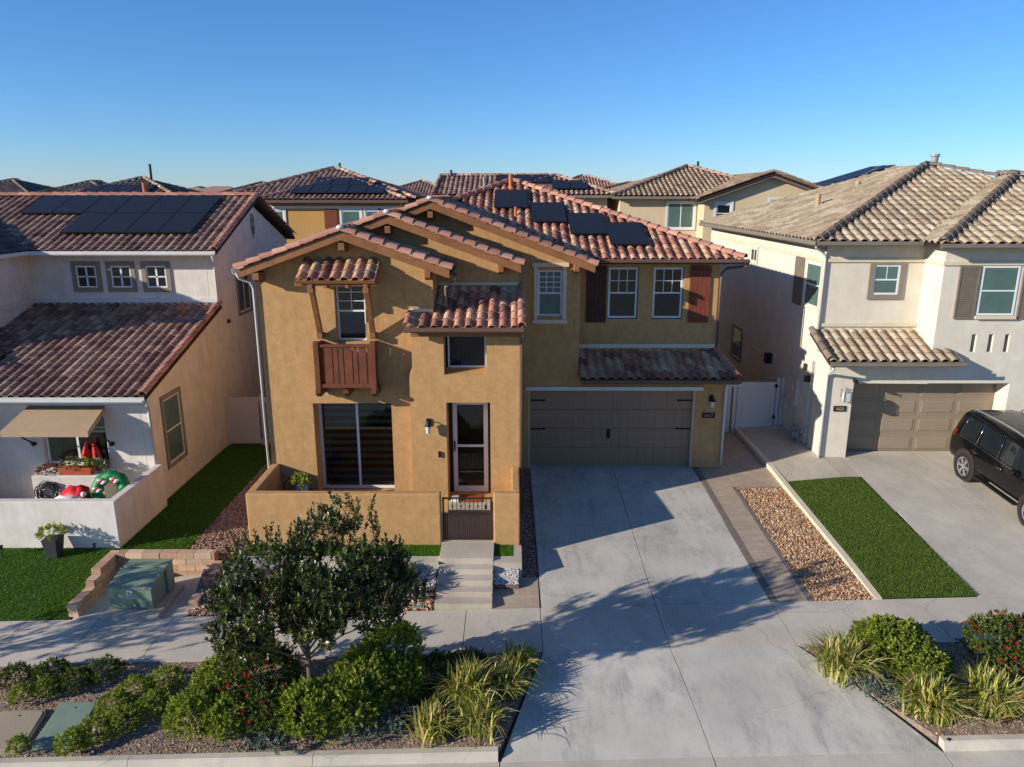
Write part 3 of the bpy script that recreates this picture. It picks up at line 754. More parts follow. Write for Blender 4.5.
# ================================================================== TAN HOUSE
H = thing('tan_house', (0, 21, 0), 'golden tan stucco two-storey house with terracotta tile roof in the middle', 'house')
w = MB()
AY, EY, BY, CY, DY = 17.85, 17.6, 19.2, 20.9, 21.9
wall_panel(w, 'F', AY, -6.15, -1.91, -.6, 6.0, .7, [(-5.0, -3.03, .38, 2.88), (-4.30, -3.56, 4.45, 5.93)])
w.prism([(-6.15, AY, 6.0), (-1.91, AY, 6.0), (-1.91, AY, 6.3), (-3.96, AY, 7.0), (-6.15, AY, 6.25)], (0, .7, 0))
wall_panel(w, 'F', EY, -2.44, .19, -.5, 5.0, .7, [(-1.63, -.54, .36, 2.97), (-1.66, -.62, 3.68, 4.75)])
w.prism([(-2.52, EY+.01, -.5), (-2.43, EY+.01, -.5), (-2.43, EY+.01, 3.86), (-2.455, EY+.01, 3.83), (-2.49, EY+.01, 3.74), (-2.52, EY+.01, 3.6)], (0, .25, 0))
wall_panel(w, 'F', BY, -1.91, .19, 4.8, 6.05, .25)
w.prism([(-6.1, BY, 6.05), (.19, BY, 6.05), (.19, BY, 6.12), (-3.1, BY, 7.3), (-6.1, BY, 6.2)], (0, .25, 0))
wall_panel(w, 'F', CY, .19, 1.93, -.3, 6.05, .25, [(.5, 2.2, -.3, 2.4), (.73, 1.42, 4.59, 5.89)])
wall_panel(w, 'F', CY, 1.93, 6.3, -.3, 2.86, .25, [(1.5, 5.36, -.3, 2.4)])
w.prism([(-6.1, CY, 6.05), (1.93, CY, 6.05), (1.93, CY, 6.1), (-2.2, CY, 7.6), (-6.1, CY, 6.15)], (0, .25, 0))
wall_panel(w, 'F', DY, 1.93, 6.1, 2.8, 6.2, .25, [(2.84, 3.74, 4.34, 5.88), (4.17, 5.08, 4.34, 5.88)])
w.box(1.68, 1.93, CY+.25, DY+.25, 2.8, 6.15)                       # return beside the recessed wall
w.box(6.06, 6.3, CY+.25, DY+.6, -.3, 2.86); w.box(5.85, 6.098, DY+.25, 34.2, -.3, 6.2)
w.box(-6.148, -5.9, AY+.7, 34.2, -.6, 6.15); w.box(-5.9, 5.85, 34., 34.2, -.6, 6.15)
w.box(-.06, .188, EY+.7, CY+.001, -.3, 4.75); w.box(-.06, .188, BY+.25, CY+.001, 4.75, 5.95)                          # right flank of the entry bay
w.box(-2.15, -1.912, AY+.7, BY+.2, 4.8, 6.1)
w.box(-1.91, -1.7, EY+.7, EY+1.2, 0, 5.0)
w.build('wall', M['stucco'], H, bevel=.018)
fl = MB(); fl.box(-5.9, .15, 19.3, 34, 3.0, 3.2); fl.box(.2, 5.84, 22.2, 34, 3.0, 3.2); fl.box(-5.9, 0.18, 18.3, 34, .1, .34); fl.box(-5.9, -.1, 18.55, 18.6, 0, .1); fl.box(-1.7, -1.5, 18.6, 20.5, .3, 3.); fl.box(-5.9, 5.84, 22.3, 22.4, .3, 3.0)
fl.box(-5.88, 5.84, 24.5, 24.6, 3.2, 6.1); fl.build('interior', M['interior'], H)
# --- roofs
ZE = 6.22
roofpart(H, 'gable_roof', M['tile_main'], [
    [(-6.46, 19.35, ZE), (-6.46, 17.42, ZE), (-3.96, 17.42, 7.10), (-3.96, 19.35, 7.10)],
    [(-1.42, 17.42, ZE), (-1.42, 19.2, ZE), (-3.96, 19.2, 7.10), (-3.96, 17.42, 7.10)]], seed=2)
roofpart(H, 'gable_roof', M['tile_main'], [
    [(-6.5, 20.9, ZE-.02), (-6.5, 18.82, ZE-.02), (-3.1, 18.82, 7.42), (-3.1, 20.9, 7.42)],
    [(.28, 18.82, ZE-.02), (.28, 20.9, ZE-.02), (-3.1, 20.9, 7.42), (-3.1, 18.82, 7.42)]], seed=3)
roofpart(H, 'gable_roof', M['tile_main'], [
    [(-6.6, 26.26, 6.05), (-6.6, 20.45, 6.05), (-2.2, 20.45, 7.74), (-2.2, 26.26, 7.74)],
    [(2.33, 20.45, 6.02), (2.33, 21.2, 6.02), (-2.2, 26.26, 7.74), (-2.2, 20.45, 7.74)]], seed=4)
roofpart(H, 'hip_roof', M['tile_main'], [
    [(-6.6, 21.4, 6.12), (6.67, 21.4, 6.12), (0.03, 28.1, 8.35)],
    [(6.67, 21.4, 6.12), (6.67, 34.8, 6.12), (.03, 28.1, 8.35)],
    [(-6.6, 34.8, 6.12), (-6.6, 21.4, 6.12), (.03, 28.1, 8.35)],
    [(6.67, 34.8, 6.12), (-6.6, 34.8, 6.12), (.03, 28.1, 8.35)]], seed=5, amp=.066)
roofpart(H, 'entry_roof', M['tile_main'], [
    [(-1.91, 17.2, 4.9), (.25, 17.2, 4.9), (.25, 19.2, 5.62), (-1.91, 19.2, 5.62)],
    [(-2.5, 17.2, 4.9), (-1.91, 17.2, 4.9), (-1.91, 17.85, 5.134), (-2.5, 17.85, 5.134)]], seed=6, deck='wood')
roofpart(H, 'garage_roof', M['tile_main'], [
    [(1.94, 20.4, 2.86), (6.45, 20.4, 2.86), (6.12, 21.9, 3.38), (1.94, 21.9, 3.38)]], seed=7, deck='wood')
# rake tiles, ridge and hip caps
c = MB()
def gable_caps(y, xl, xr, xc, ze, zp, back):
    caps(c, (xl, y, ze+.02), (xc, y, zp+.03), .125, .34, seed=int(abs(xl*9)))
    caps(c, (xr, y, ze+.02), (xc, y, zp+.03), .125, .34, seed=int(abs(xr*9))+3)
    caps(c, (xc, y, zp+.03), (xc, back, zp+.031), .12, .4, seed=8)
gable_caps(17.44, -6.46, -1.42, -3.96, ZE, 7.10, 19.2); gable_caps(18.84, -6.5, .28, -3.1, ZE-.02, 7.42, 20.9); gable_caps(20.47, -6.6, 2.33, -2.2, 6.03, 7.74, 26.2)
c.build('rake_tile', M['tile_rake'], H, merge=False, recalc=False)
capline(H, 'hip_cap_tile', M['tile_rake'], (6.67, 21.4, 6.15), (.05, 28.08, 8.40), .125, .38, seed=21); capline(H, 'hip_cap_tile', M['tile_rake'], (-6.6, 21.4, 6.15), (.0, 28.08, 8.40), .125, .38, seed=22)
capline(H, 'hip_cap_tile', M['tile_rake'], (6.67, 34.8, 6.15), (.05, 28.12, 8.40), .125, .38, seed=23); capline(H, 'hip_cap_tile', M['tile_rake'], (6.43, 20.42, 2.9), (6.12, 21.85, 3.4), .1, .36, seed=9)
capline(H, 'hip_cap_tile', M['tile_rake'], (-2.48, 17.22, 4.93), (-2.48, 17.85, 5.15), .1, .34); capline(H, 'hip_cap_tile', M['tile_rake'], (.23, 17.22, 4.93), (.23, 19.2, 5.65), .1, .36, seed=5)
m = MB()
for x, y, z in [(-3.96, 17.42, 7.2), (-3.1, 18.82, 7.52), (-2.2, 20.45, 7.84)]: m.blob((x, y, z+.02), (.09, .1, .06), 10, .2, 3)
m.build('ridge_mortar', M['white_mortar'], H, smooth=True)
# timber rake boards and corbels
m = MB()
def rake(y, xl, xr, xc, ze, zp, hgt=.14):
    for xe in (xl, xr):
        q = [(xe, y-.075, ze-.03-hgt), (xe, y-.075, ze+.03), (xc, y-.075, zp+.03), (xc, y-.075, zp-.03-hgt)]; m.prism(q, (0, .06, 0))
rake(17.46, -6.42, -1.46, -3.96, ZE, 7.1); rake(18.86, -6.46, .24, -3.1, ZE-.02, 7.42); rake(20.49, -6.56, 2.29, -2.2, 6.03, 7.74)
m.build('rake_board', M['wood'], H, bevel=.006)
for x, y0, y1, z in [(-3.96, 17.40, 17.84, 6.78), (-6.0, 17.40, 17.84, 6.09), (-1.98, 17.40, 17.84, 6.14), (-3.1, 18.8, 19.2, 7.1), (-.28, 18.8, 19.2, 6.13), (-2.2, 20.42, 20.9, 7.42), (1.78, 20.42, 20.9, 5.98)]:
    m = MB(); m.prism([(x-.07, y0, z-.08), (x-.07, y0, z+.09), (x-.07, y1, z+.09), (x-.07, y1, z-.14), (x-.07, y0+.12, z-.14)], (.14, 0, 0)); m.build('corbel', M['wood'], H, bevel=.008)
# eave beams, flashing
m = MB(); m.box(-2.42, .2, 17.3, 17.42, 4.68, 4.8); m.box(2.05, 6.5, 20.5, 20.6, 2.68, 2.78); m.build('eave_beam', M['wood'], H, bevel=.006)
for q in ((1.935, 6.1, DY-.035, DY-.002, 3.46, 3.58), (-1.9, .18, BY-.03, BY-.002, 5.68, 5.75), (-2.5, -1.92, AY-.03, AY-.002, 5.2, 5.27)): MB().box(*q).build('flashing', M['trim_cream'], H)
gutter(H, (2.38, 21.31, 6.10), (6.78, 21.31, 6.10), M['gutter_brown']); gutter(H, (-2.52, 17.12, 4.87), (.28, 17.12, 4.87), M['gutter_brown']); gutter(H, (1.98, 20.32, 2.80), (6.5, 20.32, 2.80), M['gutter_brown'])
gutter(H, (-6.53, 17.5, 6.2), (-6.53, 20.5, 6.2), M['gutter_white']); gutter(H, (-1.36, 18.2, 6.15), (-1.36, 17.5, 6.15), M['gutter_brown'])
downspout(H, [(-6.53, 17.62, 6.14), (-6.5, 17.68, 6.02), (-6.28, 17.78, 5.92), (-6.22, 17.8, 5.75), (-6.22, 17.8, -.3)], M['gutter_white'], .032)
downspout(H, [(6.74, 21.35, 6.05), (6.72, 21.4, 5.95), (6.3, 21.84, 5.85), (6.16, 21.85, 5.7), (6.16, 21.85, 3.5)], M['gutter_brown'])
downspout(H, [(6.5, 20.36, 2.76), (6.48, 20.4, 2.68), (6.26, 20.84, 2.6), (6.24, 20.84, 2.5), (6.24, 20.84, .12)], M['gutter_white'], .036)
downspout(H, [(.26, 17.16, 4.83), (.28, 17.25, 4.7), (.24, 17.56, 4.6), (.24, 17.58, 4.5), (.24, 17.64, 0)], M['gutter_brown'], .035)
downspout(H, [(-1.36, 17.62, 6.1), (-1.36, 17.7, 5.95), (-1.6, 17.82, 5.8), (-1.6, 17.9, 5.3)], M['gutter_grey'], .03)
downspout(H, [(.22, 19.0, 6.15), (.3, 19.1, 6.0), (.28, 19.2, 5.85), (.24, 19.2, 5.0)], M['gutter_grey'], .03)
# pipes on the roof
for x, y, z, h_, r_, mt in [(-.05, 27.5, 8.1, .55, .07, 'pipe_orange'), (.12, 24.7, 7.15, .4, .05, 'pipe_orange'), (-1.0, 27.6, 8.1, .45, .05, 'grey_metal')]:
    m = MB(); m.cyl((x, y, z), (x, y, z+h_), r_, r_, 12); m.cyl((x, y, z-.02), (x, y, z+.14), r_*2, r_*1.1, 12); m.build('vent_pipe', M[mt], H, smooth=False)
# solar panels on the front slope
pn = Vector((0, -.3159, .9488)).normalized(); pw = Vector((0, .9488, .3159)); pu = Vector((1, 0, 0))
for x, y in [(-.6, 25.2), (.62, 23.95), (1.79, 22.98), (2.92, 22.18)]:
    solar_panel(H, Vector((x, y, 6.12+.3329*(y-21.4)+.05)), pu, pw, pn, 1.13, 1.78)
# --- openings
sl = window(H, 'F', 18.35, -5.0, -3.03, .40, 2.88, split=False, slider=True, pane='glass', blind='zebra', fw=.07, name='sliding_door')
m = MB(); m.box(-3.115, -3.09, 18.29, 18.34, 1.45, 1.62); m.build('handle', M['black_metal'], sl)
window(H, 'F', 18.02, -4.29, -3.57, 4.46, 5.92, grid=(2, 3), pane='glass', blind='blind', name='window')
window(H, 'F', 18.05, -1.60, -.64, 3.76, 4.74, split=False, pane='pane_dark', fw=.045, name='window')
m = MB(); m.prism([(-1.66, 17.604, 3.679), (-.62, 17.604, 3.679), (-.62, 18.1, 3.765), (-1.66, 18.1, 3.765)], (0, 0, -.05)); m.build('sloped_sill', M['stucco'], H)
window(H, 'F', 20.95, .73, 1.42, 4.59, 5.89, grid=(3, 4), grid_all=False, pane='pane_green', fw=.05)
m = MB(); m.box(.61, .725, 20.86, 20.9, 4.495, 5.995); m.box(1.425, 1.54, 20.86, 20.9, 4.495, 5.995); m.box(.56, 1.6, 20.82, 20.9, 5.99, 6.1); m.box(.58, 1.57, 20.82, 20.9, 4.38, 4.5); m.build('window_ledge', M['trim_cream'], H, bevel=.008)
for x0, x1 in [(2.86, 3.72), (4.19, 5.06)]: window(H, 'F', 21.98, x0, x1, 4.36, 5.86, grid=(3, 2), pane='glass', blind=None, fw=.055)
# shutters
def shutter(parent, x0, x1, y, z0, z1, mat, boards=5):
    s = MB(); n = boards; wdt = (x1-x0)/n
    for i in range(n): s.box(x0+i*wdt+.004, x0+(i+1)*wdt-.004, y-.03, y, z0, z1)
    for z in (z0+.14, z1-.22): s.box(x0-.005, x1+.005, y-.055, y-.03, z, z+.11)
    return s.build('shutter', M[mat], parent, bevel=.003, merge=False)
shutter(H, 2.2, 2.80, 21.88, 4.24, 5.92, 'shutter_dark'); shutter(H, 5.24, 5.86, 21.88, 4.24, 5.92, 'shutter_red')
# front door behind a white storm door
d = MB(); DYY = 18.2
x0, x1, z0, z1 = -1.52, -.62, .38, 2.86
for a, b, cc, e in [(x0, x0+.11, z0, z1), (x1-.11, x1, z0, z1), (x0+.11, x1-.11, z1-.1, z1), (x0+.11, x1-.11, z0, z0+.16), (x0+.11, x1-.11, 1.62, 1.68)]: d.box(a, b, DYY-.05, DYY, cc, e)
fd = d.build('front_door', M['vinyl'], H, merge=False)
d = MB(); d.box(x0+.1, x1-.1, DYY-.03, DYY-.022, z0+.1, z1-.08); d.build('pane', M['glass'], fd)
d = MB(); d.box(x0+.05, x1-.05, DYY+.08, DYY+.13, z0, z1-.02); d.box(x0+.2, x1-.2, DYY+.06, DYY+.08, .6, 1.35); d.box(x0+.2, x1-.2, DYY+.06, DYY+.08, 1.5, 2.6); d.build('door_leaf', M['shutter_red'], fd)
d = MB(); d.box(x0+.025, x0+.06, DYY-.1, DYY-.05, 1.52, 1.78); d.build('handle', M['bronze_metal'], fd)
d = MB(); d.box(-1.63, x0-.003, DYY+.0, DYY+.05, .36, 2.95); d.box(x1+.003, -.54, DYY, DYY+.05, .36, 2.95); d.box(x0, x1, DYY, DYY+.05, z1+.003, 2.96); d.build('door_frame', M['bronze_metal'], fd)
# porch step
d = MB(); d.box(-1.62, -.55, 17.42, 18.3, .0, .355); d.build('porch_step', M['concrete_warm'], H, bevel=.01)
# garage door with four panel rows and strap hinges
GD = thing  # (kept as a part of the house)
d = MB(); gz = [.0, .58, 1.17, 1.76, 2.42]
for i in range(4):
    d.box(.44, 5.4, 21.08, 21.13, gz[i]+.004, gz[i+1]-.004)
    for k in range(6):
        a = .5+k*.81+.05; b = a+.71
        if i < 3: 
            for q in range(3): d.box(a+q*.24, a+q*.24+.225, 21.07, 21.081, gz[i]+(.05 if i == 0 else .006), gz[i+1]-.006)
        else: d.box(a, b, 21.07, 21.081, gz[i]+.05, gz[i+1]-.08)
gd = d.build('garage_door', M['garage_taupe'], H, merge=False)
for x0, x1 in [(.52, .95), (4.92, 5.35)]:
    for z in (2.05, 1.17):
        d = MB(); xa, xb = (x0, x1); d.box(xa, xb, 21.05, 21.07, z-.022, z+.022)
        tip = xb if xa < 2 else xa; d.cyl((tip, 21.05, z), (tip, 21.07, z), .035, .035, 8); d.build('strap_hinge', M['black_metal'], gd)
for x in (2.88,):
    d = MB(); d.box(x-.05, x+.05, 21.045, 21.07, .88, 1.16); d.box(x-.02, x+.02, 21.0, 21.045, .93, .96); d.box(x-.02, x+.02, 21.0, 21.045, 1.08, 1.11); d.box(x-.018, x+.018, 20.985, 21.0, .92, 1.12); d.build('handle', M['black_metal'], gd)
d = MB(); d.box(.4, 5.58, 20.83, 20.9, 2.405, 2.52); d.build('garage_header_trim', M['trim_white'], H, bevel=.005)
for q in ((5.33, 5.37, 20.9, 21.06, -.05, 2.4), (.48, .53, 20.92, 21.06, -.05, 2.4)): MB().box(*q).build('garage_jamb', M['trim_cream'], H)
# timber balcony and canopy of the upper left window
d = MB()
for x in (-4.68, -3.33): d.box(x-.065, x+.065, 17.28, 17.41, 3.36, 4.56); 
d.box(-4.62, -3.39, 17.3, 17.39, 4.42, 4.49); d.box(-4.62, -3.39, 17.3, 17.39, 3.42, 3.52)
bal = d.build('balcony', M['wood_red'], H, bevel=.008, merge=False)
d = MB(); wd = [.2, .12, .12, .2, .12, .2, .1]; x = -4.5
for q in wd: d.box(x, x+q-.012, 17.325, 17.35, 3.52, 4.42); x += q+.012
for x in (-4.68, -3.33):
    y = 17.42
    for k in range(3): d.box(x-.012, x+.012, y, y+.13, 3.42, 4.42); y += .145
    d.box(x-.03, x+.03, 17.41, 17.85, 4.42, 4.49); d.box(x-.03, x+.03, 17.41, 17.85, 3.4, 3.46)
d.build('balcony_board', M['wood_red'], bal, merge=False)
for x in (-4.68, -4.0, -3.33):
    d = MB(); d.prism([(x-.06, 17.22, 3.3), (x-.06, 17.22, 3.38), (x-.06, 17.85, 3.38), (x-.06, 17.85, 3.2), (x-.06, 17.34, 3.2)], (.12, 0, 0)); d.build('corbel', M['wood_red'], H, bevel=.008)
for x in (-4.66, -3.38):
    d = MB(); d.beam((x, 17.74, 4.66), (x, 17.2, 5.82), .12, .12, (0, 1, 0)); d.box(x-.07, x+.07, 17.62, 17.86, 4.56, 4.7); d.box(x-.07, x+.07, 17.08, 17.3, 5.74, 5.86)
    d.box(x-.05, x+.05, 17.08, 17.86, 5.86, 5.96); d.build('canopy_bracket', M['wood'], H, bevel=.008, merge=False)
d = MB(); d.box(-5.02, -3.1, 17.12, 17.24, 5.9, 6.0); 
for x in (-4.3, -3.8): d.box(x-.04, x+.04, 17.06, 17.8, 5.86, 5.93)
d.build('canopy_beam', M['wood'], H, bevel=.008, merge=False)
roofpart(H, 'canopy_roof', M['tile_main'], [[(-4.97, 17.02, 6.05), (-3.15, 17.02, 6.05), (-3.15, 17.86, 6.46), (-4.97, 17.86, 6.46)]], sp=.26, cr=.32, seed=33, deck='wood')
# sconces and number plaque
def sconce(parent, x, y, z, mat='black_metal'):
    d = MB(); d.box(x-.06, x+.06, y-.03, y, z-.05, z+.14); d.tube([(x, y-.03, z+.06), (x, y-.1, z+.12), (x, y-.17, z+.08)], .014, 6); d.cyl((x, y-.17, z-.01), (x, y-.17, z+.1), .09, .035, 10)
    s = d.build('wall_lamp', M[mat], parent, merge=False)
    d = MB(); d.cyl((x, y-.17, z-.19), (x, y-.17, z-.012), .055, .07, 10); d.build('lamp_glass', M['lamp_glass'], s, smooth=False)
sconce(H, -2.07, EY, 2.42); sconce(H, 5.84, CY, 2.12)
d = MB(); d.box(5.60, 5.98, CY-.03, CY, 1.56, 1.72); pq = d.build('number_plaque', M['plaque'], H, bevel=.005)
text_mesh('house_number', '1617', .13, M['plaque_text'], pq, (5.79, CY-.033, 1.635))
d = MB(); d.cyl((-4.55, 17.8, 3.16), (-4.55, 17.86, 3.16), .05, .05, 10); d.blob((-4.55, 17.77, 3.14), .04, 8); d.build('floodlight', M['lamp_glass'], H, smooth=True)
d = MB(); d.box(-1.85, -1.8, 17.55, 17.6, 1.55, 1.7); d.build('doorbell', M['black_metal'], H)

# ================================================================== patio wall, gate and things on the patio
d = MB()
wall_panel(d, 'F', 15.86, -6.15, -1.65, -.6, 1.28, .2); d.box(-6.15, -5.95, 16.06, AY, -.6, 1.28)
d.box(-.43, .188, 15.86, 16.06, -.6, 1.28); d.box(-.01, .188, 16.06, EY, -.6, 1.28)
tag(d.build('patio_wall', M['stucco'], bevel=.03), 'low tan stucco wall enclosing the front patio of the tan house', 'wall')
d = MB(); d.box(-5.95, -.01, 16.06, 17.95, -.3, .06); d.box(-1.65, -.43, 15.87, 16.06, -.3, .06); struct(d.build('patio_floor', M['concrete_warm']))
G1 = thing('entry_gate', (-1.04, 15.95, .08), 'low black metal gate with a perforated lower panel between the tan patio walls', 'gate')
d = MB(); X0, X1 = -1.62, -.46
for x in (X0, X1-.04): d.box(x, x+.04, 15.93, 15.97, .1, 1.16)
for z in (.1, .72, 1.12): d.box(X0+.04, X1-.04, 15.935, 15.965, z, z+.035)
d.build('gate_frame', M['bronze_metal'], G1, merge=False)
for k in range(1, 11):
    x = X0+.04+(X1-X0-.08)*k/11; d = MB(); d.box(x-.008, x+.008, 15.942, 15.958, .755, 1.12); 
    if k % 2 == 0: d.lathe((x, 15.95, .9), [(.008, 0), (.022, .02), (.022, .05), (.008, .07)], 8)
    d.build('bar', M['bronze_metal'], G1, merge=False)
d = MB()
for k in range(0, 23): x = X0+.045+(X1-X0-.09)*k/23; d.box(x, x+.034, 15.945, 15.955, .135, .72)
d.build('lower_panel', M['bronze_metal'], G1, merge=False)
d = MB()
d.box(-.64, -.58, 15.955, 15.99, .86, .96); d.build('latch', M['black_metal'], G1)
d = MB(); d.box(-1.33, -.78, 17.5, 17.95, .358, .385); tag(d.build('doormat', M['mat_orange'], bevel=.006), 'rust brown doormat in front of the white storm door', 'doormat')
d = MB(); d.hexa([(-1.55, 17.5, .357), (-1.36, 17.48, .357), (-1.35, 17.72, .357), (-1.54, 17.74, .357)], [(-1.54, 17.51, .47), (-1.37, 17.49, .45), (-1.36, 17.71, .46), (-1.53, 17.73, .475)])
tag(d.build('box', M['trim_white'], bevel=.01), 'small pale box on the doorstep left of the rust doormat', 'box')
T = thing('patio_table', (-5.2, 17.1, .06), 'small round dark patio table in the corner of the tan patio wall', 'table')
d = MB(); d.lathe((-5.2, 17.1, .0), [(.40, .70), (.42, .715), (.42, .735), (.40, .745)], 24); d.build('table_top', M['bronze_metal'], T, smooth=False)
for k in range(3):
    a = k*2.1+.3; d = MB(); d.tube([(-5.2+.3*math.cos(a), 17.1+.3*math.sin(a), .06), (-5.2+.1*math.cos(a), 17.1+.1*math.sin(a), .4), (-5.2+.25*math.cos(a), 17.1+.25*math.sin(a), .7)], .014, 6); d.build('leg', M['bronze_metal'], T)
T = thing('patio_chair', (-5.55, 17.5, .06), 'black metal chair behind the small round patio table', 'chair')
d = MB(); d.lathe((-5.55, 17.5, 0), [(.2, .48), (.22, .5), (.2, .52)], 16); d.build('seat', M['black_metal'], T)
d = MB(); d.tube([(-5.74, 17.45, .5), (-5.78, 17.52, .85), (-5.6, 17.68, 1.0), (-5.42, 17.68, .85), (-5.4, 17.6, .5)], .016, 6)
for q in (.3, .5, .7): d.tube([(-5.74+.34*q, 17.45+.15*q, .5), (-5.76+.36*q, 17.55+.16*q, .95)], .01, 5)
d.build('backrest', M['black_metal'], T)
for k in range(4):
    a = k*1.57+.7; d = MB(); d.tube([(-5.55+.16*math.cos(a), 17.5+.16*math.sin(a), .5), (-5.55+.24*math.cos(a), 17.5+.24*math.sin(a), .06)], .014, 6); d.build('leg', M['black_metal'], T)
# ================================================================== WHITE HOUSE ON THE LEFT
L = thing('white_house', (-15, 22, -.36), 'off-white stucco house with brown tile roofs and solar panels at the left edge', 'house')
w = MB()
side = [(19.0, -.6), (32.4, -.6), (32.4, 6.05), (28.15, 7.62), (24.3, 6.2), (24.3, 4.32), (19.0, 2.82)]
w.hexa([(-9.95, y, z) for y, z in side], [(-9.7, y, z) for y, z in side])
wall_panel(w, 'F', 19.0, -24, -9.951, -.6, 2.8, .25, [(-12.72, -10.95, .78, 2.35)])
wall_panel(w, 'F', 24.3, -15.7, -9.951, 4.0, 6.25, .25)
w.box(-24, -15.7, 20.7, 24.5, -.6, 6.25); w.box(-24, -9.96, 32.1, 32.39, -.6, 6.1); w.box(-24, -14.6, 18.1, 19.0, -.6, 2.78)
w.build('wall', M['stucco_white'], L, bevel=.012)
w = MB(); w.box(-14, -10.2, 20.5, 20.6, -.4, 2.7); w.box(-24, -9.96, 19.2, 32, -.5, -.2); w.build('interior', M['interior'], L)
roofpart(L, 'upper_roof', M['tile_left'], [
    [(-24, 23.78, 6.18), (-9.42, 23.78, 6.18), (-9.42, 28.2, 7.83), (-24, 28.2, 7.83)],
    [(-9.42, 32.7, 6.15), (-24, 32.7, 6.15), (-24, 28.2, 7.83), (-9.42, 28.2, 7.83)]], amp=.05, seed=41)
roofpart(L, 'lower_roof', M['tile_left'], [[(-24, 18.55, 2.84), (-9.58, 18.55, 2.84), (-9.58, 24.28, 4.42), (-24, 24.28, 4.42)]], amp=.05, seed=42)
roofpart(L, 'wing_roof', M['tile_left_shaded'], [
    [(-15.4, 20.2, 6.18), (-15.4, 23.78, 6.18), (-19.7, 28.1, 7.79), (-19.7, 24.5, 7.79)],
    [(-24.0, 20.2, 6.18), (-15.4, 20.2, 6.18), (-19.7, 24.5, 7.79)]], amp=.05, seed=43)
roofpart(L, 'porch_roof', M['tile_left_shaded'], [[(-14.45, 19.9, 3.5), (-14.45, 24.27, 3.5), (-18.6, 24.27, 4.95), (-18.6, 19.9, 4.95)]], amp=.05, seed=44)
w = MB(); w.prism([(-14.5, 19.95, 3.2), (-14.5, 19.95, 3.45), (-18.2, 19.95, 4.92), (-18.2, 19.95, 3.2)], (0, .1, 0)); w.build('porch_gable', M['stucco_white'], L)
capline(L, 'ridge_cap_tile', M['tile_rake'], (-9.45, 23.8, 6.22), (-9.45, 28.2, 7.88), .11, .36, seed=51); capline(L, 'ridge_cap_tile', M['tile_rake'], (-9.45, 32.7, 6.2), (-9.45, 28.2, 7.88), .11, .36, seed=52)
capline(L, 'ridge_cap_tile', M['tile_rake'], (-24, 28.2, 7.87), (-9.4, 28.2, 7.88), .12, .42, seed=53); capline(L, 'ridge_cap_tile', M['tile_rake'], (-9.62, 18.58, 2.88), (-9.62, 24.25, 4.46), .11, .36, seed=54)
capline(L, 'ridge_cap_tile', M['tile_rake'], (-15.42, 20.22, 6.2), (-19.7, 24.5, 7.83), .11, .38, seed=55)
gutter(L, (-15.5, 23.70, 6.13), (-9.42, 23.70, 6.13), M['gutter_white'], .13, .13); gutter(L, (-24, 18.46, 2.78), (-9.56, 18.46, 2.78), M['gutter_white'], .13, .13); gutter(L, (-15.34, 20.2, 6.13), (-15.34, 23.65, 6.13), M['gutter_white'], .13, .13)
downspout(L, [(-9.5, 23.7, 6.05), (-9.55, 23.9, 5.9), (-9.66, 24.22, 5.75), (-9.66, 24.24, 4.6)], M['gutter_white'])
downspout(L, [(-9.5, 18.5, 2.7), (-9.55, 18.6, 2.6), (-9.68, 18.92, 2.5), (-9.68, 18.94, -.3)], M['gutter_white'])
w = MB(); w.box(-15.69, -9.7, 24.24, 24.298, 4.50, 4.62); w.box(-15.698, -15.65, 20.7, 24.24, 4.5, 4.62); w.box(-24, -9.7, 18.94, 18.998, 2.5, 2.7); w.build('flashing', M['gutter_white'], L)
for x0 in (-14.22, -13.09, -11.94):
    window(L, 'F', 24.28, x0, x0+.66, 4.98, 5.69, split=True, slider=True, pane='pane_dark', trim='trim_grey', trim_w=.14, fw=.05)
window(L, 'R', -9.68, 19.72, 20.72, .55, 2.42, pane='pane_green', trim='trim_grey', trim_w=.12, fw=.05)
window(L, 'R', -9.68, 26.15, 27.3, 3.85, 5.15, split=False, slider=True, pane='pane_dark', trim='trim_grey', trim_w=.1, fw=.05)
window(L, 'F', 19.12, -12.70, -10.97, .8, 2.35, split=False, slider=True, pane='glass_green', blind='blind', fw=.06)
w = MB()
for z in (6.72, 7.0): w.box(-9.68, -9.66, 28.0, 28.4, z, z+.03)
for y in (28.08, 28.3): w.box(-9.68, -9.66, y, y+.03, 6.5, 7.25)
w.box(-9.68, -9.66, 28.19, 28.22, 6.35, 6.75); w.build('gable_ornament', M['bronze_metal'], L)
w = MB(); w.box(-9.69, -9.60, 24.9, 25.0, 3.7, 3.82); w.build('wall_vent', M['bronze_metal'], L)
un = Vector((0, -.3503, .9366)); uw = Vector((0, .9366, .3503)); uu = Vector((1, 0, 0))
def zup(y): return 6.18+.3733*(y-23.78)+.05
for i in range(6): solar_panel(L, (-17.08+i*1.085, 26.42, zup(26.42)), uu, uw, un, 1.07, 1.63)
for i in range(4): solar_panel(L, (-14.91+i*1.085, 24.86, zup(24.86)), uu, uw, un, 1.07, 1.63)
w = MB(); w.cyl((-13.6, 28.35, 7.7), (-13.62, 28.35, 8.36), .075, .07, 12); w.build('vent_pipe', M['pipe_orange'], L)
w = MB(); w.cyl((-10.55, 23.6, 4.1), (-10.55, 23.6, 4.62), .045, .045, 10); w.cyl((-10.55, 23.6, 4.2), (-10.55, 23.6, 4.34), .12, .05, 10); w.build('vent_pipe', M['pipe_orange'], L)
